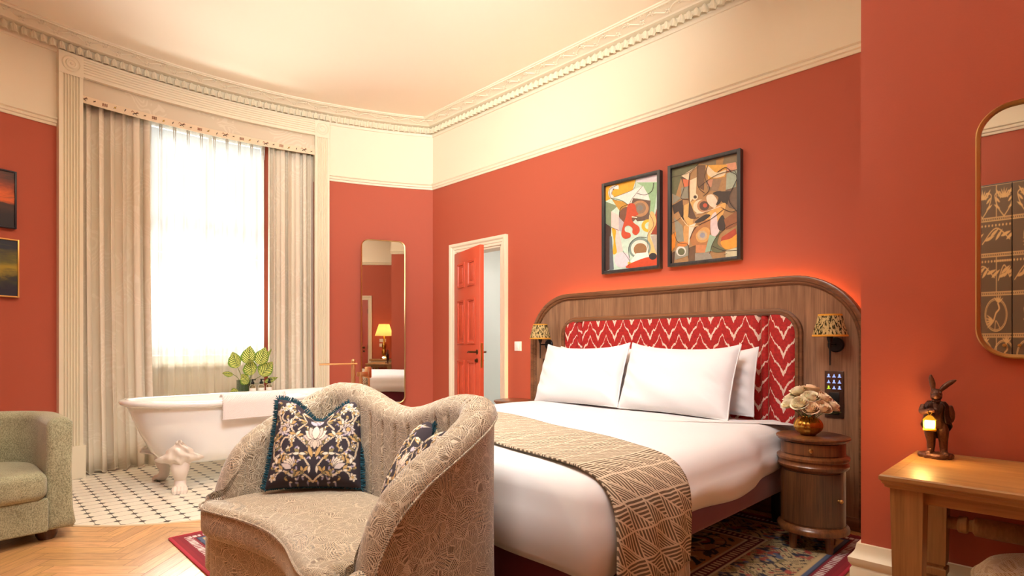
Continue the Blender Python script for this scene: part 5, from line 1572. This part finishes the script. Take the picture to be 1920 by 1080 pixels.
LA = [(DK, 4, [(440, 370), (428, 425), (385, 452), (335, 440)]), ((222, 218, 212), 26, [(212, 398), (170, 402), (152, 440), (170, 470)]), (DK, 3, [(200, 385), (150, 415), (158, 470), (200, 488)]), (DK, 3, [(160, 470), (230, 488), (272, 515)]), (DK, 2.5, [(118, 640), (160, 668), (212, 690)]), (DK, 2.5, [(370, 390), (300, 480), (285, 520)]),
      (DK, 3, [(216, 600), (225, 540), (275, 515)]), (DK, 2.5, [(412, 580), (440, 660), (400, 740), (412, 875)]), (DK, 2.5, [(240, 832), (285, 900), (275, 940)]), ((232, 220, 200), 7, [(300, 600), (335, 606)]), (DK, 2, [(180, 465), (310, 412), (325, 345)]), (DK, 3, [(284, 880), (282, 800), (330, 745), (396, 745)])]
framed('painting', 'abstract painting with a red bone shape on mint green, black framed, nearer the door', 2.170, 2.691, 1.615, 2.336, SA, convA, (196, 218, 200), LA)
br, oc, crm, dk2, gr, org, ol = (112, 84, 62), (206, 156, 82), (226, 206, 170), (64, 54, 48), (142, 138, 120), (206, 128, 62), (104, 104, 74)
SB = [(ol, [(575, 275), (760, 235), (690, 300), (640, 330), (600, 460), (575, 440)]), ((130, 112, 84), [(760, 235), (1005, 175), (1005, 240), (820, 250)]), ((172, 128, 76), [(870, 215), (920, 195), (905, 280), (868, 275)]), ((214, 150, 118), [(930, 245), (990, 235), (1000, 290), (940, 300)]),
      ((96, 78, 64), [(640, 330), (700, 300), (690, 420), (640, 480), (660, 380)]), (crm, [(640, 320), (755, 250), (700, 300), (690, 350)]), ((224, 168, 72), [(805, 250), (940, 250), (925, 330), (820, 350)]), (crm, ['s', (815, 255), (870, 300), (930, 285), (915, 325), (850, 335), (815, 310)]), ((206, 112, 74), [(650, 340), (710, 350), (690, 395), (660, 400)]),
      (gr, [(640, 400), (690, 390), (690, 470), (640, 480)]), (crm, [(700, 350), (745, 330), (740, 440), (700, 500)]), (br, [(752, 250), (800, 250), (792, 420), (755, 400)]), ((146, 118, 92), [(850, 340), (905, 350), (880, 430), (820, 420), (800, 360)]), ((196, 140, 110), [(820, 350), (850, 345), (840, 400), (815, 390)]),
      ((160, 170, 150), [(935, 310), (1000, 285), (990, 420), (930, 430)]), ((112, 92, 76), [(930, 420), (1000, 400), (1000, 560), (950, 540), (920, 470)]), (dk2, [(575, 520), (650, 480), (660, 640), (620, 560), (590, 580)]), (gr, [(580, 440), (640, 470), (600, 500), (578, 510)]), ((210, 168, 100), [(660, 520), (740, 480), (720, 640), (760, 660), (690, 660), (655, 600)]),
      (crm, (770, 530, 48)), ((178, 128, 90), (790, 525, 42)), ((92, 70, 58), (795, 525, 32)), ((190, 86, 60), (800, 522, 14)), (crm, (732, 462, 22)), (dk2, (735, 464, 11)), ((226, 206, 180), ['s', (810, 460), (850, 450), (880, 500), (860, 540), (820, 510)]), (dk2, ['s', (850, 440), (905, 430), (900, 500), (870, 520), (885, 470)]), (dk2, [(880, 430), (960, 430), (940, 520), (905, 500)]),
      ((222, 170, 96), ['s', (860, 540), (930, 510), (905, 600), (840, 660), (800, 600)]), ((98, 74, 58), ['s', (690, 570), (700, 500), (740, 600), (760, 600), (730, 612), (695, 605)]), (dk2, ['s', (735, 630), (800, 585), (835, 590), (800, 620), (750, 640)]), ((230, 214, 190), [(690, 660), (740, 640), (700, 740), (695, 790), (680, 780)]), ((202, 152, 92), [(660, 660), (695, 640), (690, 780), (650, 760)]),
      (gr, [(590, 600), (650, 660), (660, 770), (610, 760)]), ((172, 118, 72), ['s', (705, 730), (760, 650), (835, 620), (825, 720), (810, 790), (760, 800), (715, 790)]), ((208, 156, 92), ['s', (740, 720), (790, 670), (830, 690), (815, 760), (760, 770)]), ((196, 168, 130), (782, 725, 32)), ((150, 150, 160), (784, 724, 18)), ((222, 200, 196), ['s', (840, 600), (870, 570), (880, 640), (890, 700), (850, 740), (835, 680)]),
      (dk2, ['s', (880, 640), (910, 590), (930, 640), (920, 690), (890, 690)]), ((146, 92, 60), [(920, 620), (1000, 560), (1000, 660), (935, 690)]), ((176, 74, 50), [(905, 740), (990, 680), (1000, 740), (900, 770)]), ((226, 158, 60), ['s', (900, 770), (960, 750), (1005, 720), (1003, 800), (930, 820)]), ((150, 176, 150), [(830, 720), (880, 740), (850, 830), (800, 840)]), (ol, ['s', (840, 800), (900, 690), (880, 780), (930, 830), (860, 840)]),
      ((196, 128, 84), [(740, 790), (810, 790), (800, 845), (740, 840)]), (br, [(690, 810), (740, 790), (735, 900), (690, 900)]), (gr, [(590, 830), (690, 790), (690, 860), (600, 890)]), ((206, 202, 190), (640, 830, 34)), (ol, (642, 834, 24)), ((222, 136, 46), [(575, 720), (605, 700), (600, 800), (575, 830)]), (org, ['s', (610, 790), (650, 765), (690, 780), (660, 800)]), ((88, 66, 52), [(578, 840), (600, 830), (590, 915), (578, 915)]), ((206, 196, 160), [(930, 830), (1000, 810), (1003, 868), (930, 876)]), ((150, 142, 128), [(735, 845), (830, 840), (850, 890), (735, 905)])]
LB = [(DK, 4, [(820, 250), (800, 330), (830, 410), (790, 460)]), (DK, 4, [(700, 300), (690, 420), (700, 540), (690, 600)]), (DK, 5, [(880, 300), (930, 270), (965, 300)]), (DK, 3, [(1000, 285), (870, 320), (760, 400)]), (DK, 4, [(960, 300), (1000, 340), (950, 480), (1000, 570)]), (DK, 3, [(640, 330), (660, 400), (640, 470), (690, 480)]), (DK, 4, [(750, 250), (755, 390), (800, 440)]), (DK, 3, [(575, 640), (640, 600), (655, 520)]), ((230, 210, 180), 4, [(740, 580), (820, 560), (900, 530)]),
      (DK, 4, [(700, 750), (740, 670), (840, 615), (920, 550)]), (DK, 3, [(830, 850), (860, 760), (930, 680), (1000, 640)]), (DK, 4, [(850, 800), (920, 830), (1000, 830)]), (DK, 3, [(930, 300), (990, 300), (1000, 420)]), (DK, 3, [(590, 700), (620, 770), (690, 790), (690, 880)]), (DK, 4, [(905, 540), (960, 570), (1000, 560)]), ((226, 196, 150), 5, [(640, 600), (690, 660), (760, 660)]), (DK, 3, [(575, 330), (690, 300), (760, 240)]), (DK, 2.5, [(920, 860), (940, 850)])]
framed('painting', 'brown and ochre cubist painting, black framed, nearer the desk wall', 1.575, 2.107, 1.616, 2.346, SB, convB, (168, 128, 84), LB)
# landscapes on the bowed wall
def m_land(name, stops, seed):
    t = NT(name); v = t.coord(); sx = t.n('SeparateXYZ', {0: v}); n_ = t.noise(t.mapping(v, (3, 3, 9), loc=(seed, 0, 0)), 1.6, 5, .6, .6).outputs[0]
    f = t.math('ADD', t.math('MULTIPLY', sx.outputs[2], 2.35), t.math('MULTIPLY', t.math('SUBTRACT', n_, .5), .6))
    t.bsdf(t.ramp(f, stops), .45, 0, n_, .15, .003); return t.m
def land(label, aR, z0, z1, m_, fm, fw):
    W_ = .48; am = aR - math.degrees(W_ / 2 / RR); p = B(am, -.022, z0); H_ = z1 - z0
    t = thing('landscape_painting', label, 'painting', p, radians(-am) , 'small landscapes by the left curtain')
    g = MB()
    for a0, a1, b0, b1 in ((-W_ / 2, -W_ / 2 + fw, 0, H_), (W_ / 2 - fw, W_ / 2, 0, H_), (-W_ / 2 + fw, W_ / 2 - fw, 0, fw), (-W_ / 2 + fw, W_ / 2 - fw, H_ - fw, H_)): g.box(a0, a1, -.018, .012, b0, b1, .002)
    g.build('frame', fm, t)
    g = MB(); g.box(-W_ / 2 + fw, W_ / 2 - fw, -.010, .010, fw, H_ - fw); g.build('canvas', m_, t)
land('dark stormy orange landscape painting in a navy frame, upper of the pair', -14.8, 1.90, 2.32, m_land('sunset_paint', [(.15, rgb(30, 24, 34)), (.4, rgb(70, 44, 38)), (.55, rgb(214, 96, 36)), (.72, rgb(130, 52, 30)), (.95, rgb(60, 36, 34))], 1.0), plain('navy_frame', rgb(28, 30, 44), .4), .012)
land('dark yellow-green landscape painting in a pale gilt frame, lower of the pair', -14.6, 1.40, 1.823, m_land('dusk_paint', [(.12, rgb(34, 34, 52)), (.32, rgb(56, 58, 44)), (.5, rgb(160, 138, 40)), (.62, rgb(96, 92, 44)), (.85, rgb(36, 44, 60))], 4.0), plain('gilt_frame', rgb(222, 178, 104), .35, .8), .010)

# ---- mirrors
def rr2(w_, h_, r, n=10):
    P = []
    for cx, cy, a0 in ((w_ / 2 - r, h_ - r, 0), (-w_ / 2 + r, h_ - r, 90), (-w_ / 2 + r, r, 180), (w_ / 2 - r, r, 270)):
        for k in range(n + 1): a = radians(a0 + 90 * k / n); P.append((cx + r * cos(a), cy + r * sin(a)))
    return P
def mirror(label, loc, rz, w_, h_, r, fr, lean=0.0):
    t = thing('mirror', label, 'mirror', loc, rz, 'rounded brass mirrors')
    P = rr2(w_, h_, r); g = MB(); n = len(P); prof = [(0, .004), (0, -.020), (fr * .3, -.024), (fr, -.022), (fr, -.012), (fr, .004)]; vs = []
    for i, (x, z) in enumerate(P):
        a = Vector(P[i - 1]); b = Vector(P[(i + 1) % n]); t_ = (b - a).normalized(); nx, nz = -t_.y, t_.x
        for d, y in prof: vs.append((x + nx * d, y, z + nz * d))
    k = len(prof); g.add(vs, [(i * k + j, ((i + 1) % n) * k + j, ((i + 1) % n) * k + (j + 1) % k, i * k + (j + 1) % k) for i in range(n) for j in range(k)]); g.build('frame', M_BRASSF, t)
    g = MB(); P2 = rr2(w_ - fr, h_ - fr, r - fr / 2); g.prism([(a, b + fr / 2) for a, b in P2], lambda a, b, q: (a, q, b), -.012, .002); g.build('mirror_glass', M_MIRROR, t, 20)
    return t
M_BRASSF = plain('satin_brass_frame', rgb(206, 172, 112), .3, 1.0)
mirror('tall narrow brass-framed mirror on the wall between window and open door', (3.205, 5.185, .43), radians(-21.7), .462, 1.725, .075, .010)
mirror('brass-framed rounded mirror above the oak desk', (BX - .005, .022, 1.014), radians(-90), .45, .815, .095, .013)

# ================================================================== desk, figurine, stool
M_OAK = wood('oak_desk', rgb(134, 94, 52), rgb(188, 142, 86), .42, 1, .9, .1, .15)
M_OAKL = wood('oak_leg', rgb(122, 86, 48), rgb(180, 134, 80), .5, 2, .9, 0, .2)
dk = thing('desk', 'narrow oak desk with tapered legs and turned stretcher against the terracotta wall', 'desk', (2.12, -.02, 0))
g = MB(); X0, X1, Y0, Y1 = -.255, .262, -.36, .428
rect = [(X0, Y0), (X1, Y0), (X1, Y1), (X0, Y1)]
g.sweep([(.03, .69), (.004, .69), (0, .686), (.0, .676), (.006, .672), (.006, .666), (.014, .660), (.018, .652), (.05, .652)], rect, closed=True); g.box(X0 + .012, X1 - .012, Y0 + .012, Y1 - .012, .655, .6897)
g.build('top', M_OAK, dk)
for a0, a1, b0, b1 in ((X0 + .075, X1 - .05, Y0 + .05, Y0 + .07), (X0 + .075, X1 - .05, Y1 - .075, Y1 - .055), (X0 + .055, X0 + .08, Y0 + .06, Y1 - .06), (X1 - .06, X1 - .04, Y0 + .06, Y1 - .06)):
    g = MB(); g.box(a0, a1, b0, b1, .612, .655, .004); g.build('apron', M_OAK, dk)
src = None
for x, y in ((X0 + .062, Y1 - .062), (X1 - .062, Y1 - .062), (X0 + .062, Y0 + .062), (X1 - .062, Y0 + .062)):
    if src is None:
        g = MB(); cs_ = [(.030, 0), (.024, .03), (.028, .10), (.030, .24)]
        def sq(h, z): return [(-h, -h, z), (h, -h, z), (h, h, z), (-h, h, z)]
        lv_ = [(.026, 0), (.030, .02), (.022, .04), (.030, .08), (.0335, .285), (.026, .292), (.026, .298), (.034, .302), (.034, .322), (.026, .326), (.026, .332), (.033, .338), (.0385, .62), (.0385, .653)]
        vv = [p for h, z in lv_ for p in sq(h, z)]; ff = [(i * 4 + j, i * 4 + (j + 1) % 4, (i + 1) * 4 + (j + 1) % 4, (i + 1) * 4 + j) for i in range(len(lv_) - 1) for j in range(4)] + [(3, 2, 1, 0), tuple((len(lv_) - 1) * 4 + j for j in range(4))]
        g.add(vv, ff); src = g.build('leg', M_OAKL, dk, 20); o = src
    else: o = src.copy(); COL.objects.link(o)
    o.location = (x, y, 0)
g = MB(); M_ = Matrix.Rotation(pi / 2, 3, 'X'); L2 = (Y1 - Y0) / 2 - .062 - .03
g.lathe([(.020, -L2), (.020, -L2 + .03), (.027, -L2 + .034), (.027, -L2 + .055), (.019, -L2 + .06), (.019, -L2 + .068), (.029, -L2 + .075), (.031, -L2 + .14), (.028, 0), (.031, L2 - .14), (.029, L2 - .075), (.019, L2 - .068), (.019, L2 - .06), (.027, L2 - .055), (.027, L2 - .034), (.020, L2 - .03), (.020, L2)], 24, (X1 - .062, (Y0 + Y1) / 2, .475), mat=M_)
g.build('stretcher', M_OAKL, dk)

# hare figurine with lantern
FX, FY, FZ = 2.275, .335, .6905
rb = thing('hare_figurine', 'bronze hare figurine in a coat holding a lit lantern on the oak desk', 'figurine', (FX, FY, FZ), radians(187))
M_HARE = plain('antique_bronze', rgb(92, 58, 44), .38, .55, nscale=160, var=.5, bump_s=.5, bump_d=.004)
# local: +x faces the viewer, +y to the viewer's right when rotated
g = MB()
def limb(P, r): g.tube(spline(P, 6), [interp([(i / (len(r) - 1), v) for i, v in enumerate(r)], k / (len(spline(P, 6)) - 1)) for k in range(len(spline(P, 6)))], 12)
for sg, lean in ((-1, .004), (1, .0)):
    limb([(0, sg * .014, .112), (.006, sg * .017, .085), (-.002, sg * .018 + lean, .052), (-.004, sg * .019 + lean, .024), (.0, sg * .020 + lean, .014)], [.0155, .0165, .0125, .0105, .011])
    limb([(-.004, sg * .020 + lean, .017), (.010, sg * .022 + lean, .015), (.024, sg * .025 + lean, .013)], [.010, .011, .008])
    for k in (-1, 0, 1): g.ball((.028, sg * .025 + lean + k * .005, .013), (.006, .0032, .005), nu=8, nv=6)
limb([(0, 0, .100), (.002, 0, .125), (-.002, 0, .155), (-.002, 0, .178)], [.026, .0235, .027, .020])
g.ball((-.002, 0, .166), (.020, .034, .016)); limb([(-.002, 0, .172), (.0, 0, .192)], [.013, .012])
limb([(-.002, .031, .168), (-.006, .038, .145), (-.010, .036, .122), (-.018, .022, .112)], [.011, .0105, .009, .008])
limb([(-.002, -.031, .168), (.006, -.037, .150), (.022, -.030, .148), (.034, -.016, .155)], [.011, .0105, .009, .0075])
g.ball((.036, -.013, .156), (.009, .0085, .008))
for k in range(4): g.tube([(.040, -.018 + k * .004, .160), (.046, -.017 + k * .004, .156), (.043, -.016 + k * .004, .150)], .0026, 6)
g.ball((.002, 0, .206), (.019, .0165, .018)); g.ball((.018, 0, .200), (.014, .0115, .011)); g.ball((.029, 0, .202), (.004, .005, .004))
for sg in (-1, 1): g.ball((.013, sg * .012, .212), (.005, .0035, .005)); g.ball((.012, sg * .010, .198), (.010, .006, .008))
limb([(-.004, -.009, .216), (-.006, -.010, .238), (-.004, -.014, .256), (-.002, -.015, .270)], [.005, .0085, .0075, .002])
limb([(-.004, .009, .216), (-.008, .022, .232), (-.008, .038, .246), (-.006, .052, .254)], [.005, .0085, .0078, .002])
body = g.build('hare_body', M_HARE, rb); m_ = body.modifiers.new('weld', 'REMESH'); m_.mode = 'VOXEL'; m_.voxel_size = .0016; m_.use_smooth_shade = True; m2 = body.modifiers.new('soft', 'SMOOTH'); m2.iterations = 3; m2.factor = .4
M_COAT = plain('dark_bronze_coat', rgb(58, 38, 34), .35, .6, nscale=120, var=.4, bump_s=.4)
g = MB()
def coat(u, v):
    a = radians(38) + radians(284) * u; z = .182 - (.066 + .058 * ((1 - cos(a)) / 2) ** 3) * v
    r = interp([(0, .020), (.2, .030), (.55, .0275), (.75, .031), (1, .036)], v) ; op = .006 * (1 if u < .04 or u > .96 else 0)
    return ((r * .82 + op) * cos(a) - .002, r * 1.12 * sin(a), z - .006 * v * (1 - abs(cos(a))))
g.grid(coat, 40, 14, uv=False); mod_solid(g.build('coat', M_COAT, rb), .004)
for sg in (-1, 1):
    g = MB(); g.grid(lambda u, v, sg=sg: (.0235 + .003 * sin(pi * v) - .008 * v * 0, sg * (.004 + .012 * u * sin(pi * min(1, v + .1)) + .006 * (1 - v)), .184 - .05 * v), 5, 8, uv=False); mod_solid(g.build('lapel', M_COAT, rb), .003)
g = MB(); g.ball((.0195, -.006, .185), (.004, .007, .0045)); g.ball((.0195, .006, .185), (.004, .007, .0045)); g.ball((.021, 0, .185), (.004, .003, .003)); g.build('bow_tie', M_HARE, rb)
def bs(u, v):
    a = 2 * pi * u; r = (1 + .07 * sin(a * 3 + 1) + .05 * sin(a * 7)); k = interp([(0, 1.0), (.35, 1.04), (.7, .93), (1, .0)], v); z = interp([(0, 0), (.35, .008), (.7, .015), (1, .017)], v)
    return (.036 * r * k * cos(a) + .004, .045 * r * k * sin(a), z + .0015 * sin(a * 11) * (1 - v))
g = MB(); g.grid(bs, 64, 14, cu=True, uv=False); g.add([bs(k / 64, 0) for k in range(64)], [tuple(range(64))]); g.build('base', M_HARE, rb)
g = MB(); LXc, LYc = .046, -.016
g.box(LXc - .016, LXc + .016, LYc - .018, LYc + .018, .0915, .098, .002)
for a in (-1, 1):
    for b in (-1, 1): g.tube([(LXc + a * .013, LYc + b * .015, .097), (LXc + a * .013, LYc + b * .015, .126)], .0015, 6)
g.add([(LXc - .017, LYc - .019, .126), (LXc + .017, LYc - .019, .126), (LXc + .017, LYc + .019, .126), (LXc - .017, LYc + .019, .126), (LXc - .005, LYc - .006, .140), (LXc + .005, LYc - .006, .140), (LXc + .005, LYc + .006, .140), (LXc - .005, LYc + .006, .140)],
      [(0, 1, 2, 3), (0, 1, 5, 4), (1, 2, 6, 5), (2, 3, 7, 6), (3, 0, 4, 7), (4, 5, 6, 7)])
g.tube([(LXc, LYc, .139), (LXc - .002, LYc - .006, .148), (LXc - .004, LYc, .156), (LXc - .002, LYc + .006, .148), (LXc, LYc, .139)], .0014, 6)
lt = g.build('lantern', plain('gilt_lantern', rgb(214, 158, 40), .35, .8), rb)
g = MB(); g.box(LXc - .011, LXc + .011, LYc - .013, LYc + .013, .100, .124, .002); g.build('glowing_panes', emit('lantern_glow', (1, .70, .22, 1), 9), lt)
ll = light('lantern_light', 'POINT', (0, 0, 0), 1.3, (1, .55, .16), shadow_soft_size=.012); ll.parent = rb; ll.location = (LXc + .024, LYc - .022, .112)

stl = thing('footstool', 'round low stool covered in yellow leaf-pattern fabric tucked under the desk', 'stool', (2.09, .0, 0))
M_STOOL = m_scratch('yellow_leaf_fabric', rgb(168, 122, 44), rgb(206, 178, 126), rgb(232, 222, 200), 12, 130)
g = MB(); g.lathe([(0, .06), (.185, .06), (.215, .08), (.225, .16), (.225, .36), (.218, .415), (.195, .442), (.12, .470), (0, .474)], 64); sb = g.build('seat', M_STOOL, stl, 60)
g = MB(); g.tube([(.222 * cos(2 * pi * k / 64), .222 * sin(2 * pi * k / 64), .405) for k in range(64)], .005, 6, closed=True); g.build('piping', M_STOOL, sb)
src = None
for x, y in ((.13, .13), (.13, -.13), (-.13, .13), (-.13, -.13)):
    if src is None:
        g = MB(); g.lathe([(0, 0), (.016, 0), (.022, .062), (0, .062)], 14); src = g.build('leg', M_DKWOOD, stl); o = src
    else: o = src.copy(); COL.objects.link(o)
    o.location = (x, y, 0)

# ================================================================== what the mirrors show
def ward_art():
    A = Art(300, 540, (112, 92, 70)); g_ = (222, 182, 122); w_ = .0034; a_ = A.asp
    n1 = np.sin(A.Y * 900 + 3 * np.sin(A.X * 30)) * .5 + .5; A.put(n1 * .25, (104, 84, 66))
    def vline(x, y0, y1): A.line([(x, y0), (x, y1)], w_, g_)
    def hline(y, x0, x1): A.line([(x0, y), (x1, y)], w_, g_)
    random.seed(9)
    rows = [0, .12, .235, .36, .49, .63, .76, .88, 1.0]
    for i, y in enumerate(rows):
        hline(y, 0, a_); hline(y + .010, 0, a_)
        for k in range(60): A.disc(k * a_ / 60, y + .005, .0022, g_)
    for i in range(len(rows) - 1):
        y0, y1 = rows[i] + .012, rows[i + 1] - .004; h = y1 - y0; ym = (y0 + y1) / 2
        cuts = (0, .14, .29, .34, .48, a_) if i % 2 else (0, .20, .25, .40, a_)
        for x in cuts[1:-1]: vline(x, y0, y1)
        for x0, x1 in zip(cuts, cuts[1:]):
            xm = (x0 + x1) / 2; wd = x1 - x0
            if wd < .07:
                for k in range(6): A.ring(xm, y0 + h * (k + .5) / 6, .009, .004, g_)
                continue
            kind = (i + int(x0 * 20)) % 3
            if kind == 0:
                A.ring(xm, ym, h * .44, w_, g_); A.ring(xm, ym, h * .40, .002, g_)
                A.line([(xm - .03, ym - .035), (xm - .012, ym - .02), (xm, ym + .005), (xm + .016, ym + .02), (xm + .01, ym + .038)], .0065, g_)
                for k in range(5): A.petal(xm + .012, ym + .04, .028, .006, .6 + k * .45, g_)
                for k in range(5): A.petal(xm - .012, ym - .02, .04, .006, 2.6 + k * .3, g_)
                A.line([(xm + .02, ym - .045), (xm, ym - .02), (xm - .005, ym - .05)], .003, g_)
            elif kind == 1:
                for s_ in (-1, 1):
                    A.line([(xm, y0), (xm + s_ * .03, ym - .02), (xm + s_ * .045, ym + .02), (xm + s_ * .02, ym + .03), (xm + s_ * .018, ym + .01)], .004, g_)
                    for k in range(3): A.petal(xm + s_ * .02, y0 + h * (.25 + .2 * k), .034, .008, (0.5 if s_ > 0 else pi - .5) + .2 * k * s_, g_)
                for k in range(7): A.petal(xm, ym + .01, .034, .006, .25 + k * .44, g_)
            else:
                for k in range(5): A.petal(x0 + wd * .15 + k * wd * .17, ym - .01 + .012 * (k % 2), .05, .011, .3 + .25 * (k % 3), g_)
                A.line([(x0 + .01, ym - .02), (xm, ym + .03), (x1 - .01, ym - .01)], .004, g_)
                for k in range(9): A.disc(x0 + wd * (k + .5) / 9, y1 - .012, .004, g_)
    return A
ART_W = ward_art()
wr = thing('wardrobe', 'tall dark wood wardrobe inlaid with gold birds and flowers, seen in the desk mirror', 'wardrobe', (-.84, .35, 0))
M_WD = plain('wardrobe_side', rgb(74, 58, 46), .45)
WH = 2.22
g = MB(); g.box(-.29, .262, -.62, .62, .04, WH, .004); g.build('carcass', M_WD, wr)
M_WDA = colattr('inlaid_wood', .4)
for sg in (-1, 1):
    g = MB(); y0 = -.615 if sg < 0 else .003
    g.grid(lambda u, v, y0=y0: (.285, y0 + .612 * (1 - u), .06 + (WH - .075) * v), 300, 540, uv=False, col=lambda u, v: ART_W.at(u, v))
    d_ = mod_solid(g.build('door', M_WDA, wr), .02, -1)
    g = MB(); g.lathe([(0, 0), (.010, 0), (.007, .015), (.013, .022), (.010, .03), (0, .031)], 14, (.286, sg * .04, 1.05), mat=Matrix.Rotation(pi / 2, 3, 'Y')); g.build('knob', M_BRASS, d_)
g = MB(); g.box(-.28, .25, -.60, .60, 0, .042); g.build('plinth', M_WD, wr)

cn = thing('console_table', 'small painted console table against the back wall under the table lamp', 'console table', (2.02, -.62, 0))
M_PAINTW = plain('aged_cream_paint', rgb(214, 200, 172), .5)
g = MB(); g.box(-.27, .27, -.19, .20, .72, .75, .006); g.build('top', M_OAK, cn)
g = MB(); g.box(-.24, .24, -.16, .165, .60, .72, .003); g.build('apron', M_PAINTW, cn)
g = MB(); g.box(-.16, .16, .162, .172, .625, .70, .003); dw = g.build('drawer', M_PAINTW, cn); g = MB(); g.ball((0, .18, .662), .011); g.build('knob', M_BRASS, dw)
for x in (-.225, .225):
    for y in (-.145, .15): g = MB(); g.tube([(x, y, 0), (x, y, .60)], [.014, .02], 10); g.build('leg', M_PAINTW, cn)
tl_ = thing('table_lamp', 'turned brass table lamp with cream shade on the console, seen in the tall mirror', 'table lamp', (2.02, -.60, .7505))
g = MB(); g.lathe([(0, 0), (.075, 0), (.075, .02), (.05, .035), (.028, .06), (.045, .10), (.05, .16), (.03, .20), (.045, .24), (.045, .30), (.022, .34), (.018, .42), (.012, .44), (.012, .52), (0, .52)], 32); g.build('base', M_GOLD, tl_)
t = NT('cream_shade'); e = t.n('Emission', {'Color': (1, .72, .40, 1), 'Strength': .12}); d = t.n('BsdfTranslucent', {'Color': rgb(232, 206, 150)}); a = t.n('AddShader', {0: e.outputs[0], 1: d.outputs[0]}); t.t.links.new(a.outputs[0], t.out.inputs[0])
g = MB(); g.lathe([(.185, .48), (.105, .72)], 40); mod_solid(g.build('lamp_shade', t.m, tl_), .003)
light('table_lamp_bulb', 'POINT', (2.02, -.60, .7505 + .58), 7, (1, .72, .42), shadow_soft_size=.04)
for z, lab in ((1.135, 'white double switch plate on the back wall, upper of two by the table lamp'), (1.035, 'white switch plate on the back wall, lower of two by the table lamp')):
    sw2 = thing('light_switch', lab, 'light switch', (1.93, -.90, z)); g = MB(); g.box(-.07, .07, 0, .008, -.035, .035, .003); g.build('plate', M_WHITE, sw2); g = MB(); g.box(-.04, -.015, .007, .012, -.014, .014, .001); g.box(.015, .04, .007, .012, -.014, .014, .001); g.build('rocker', M_SASH, sw2)
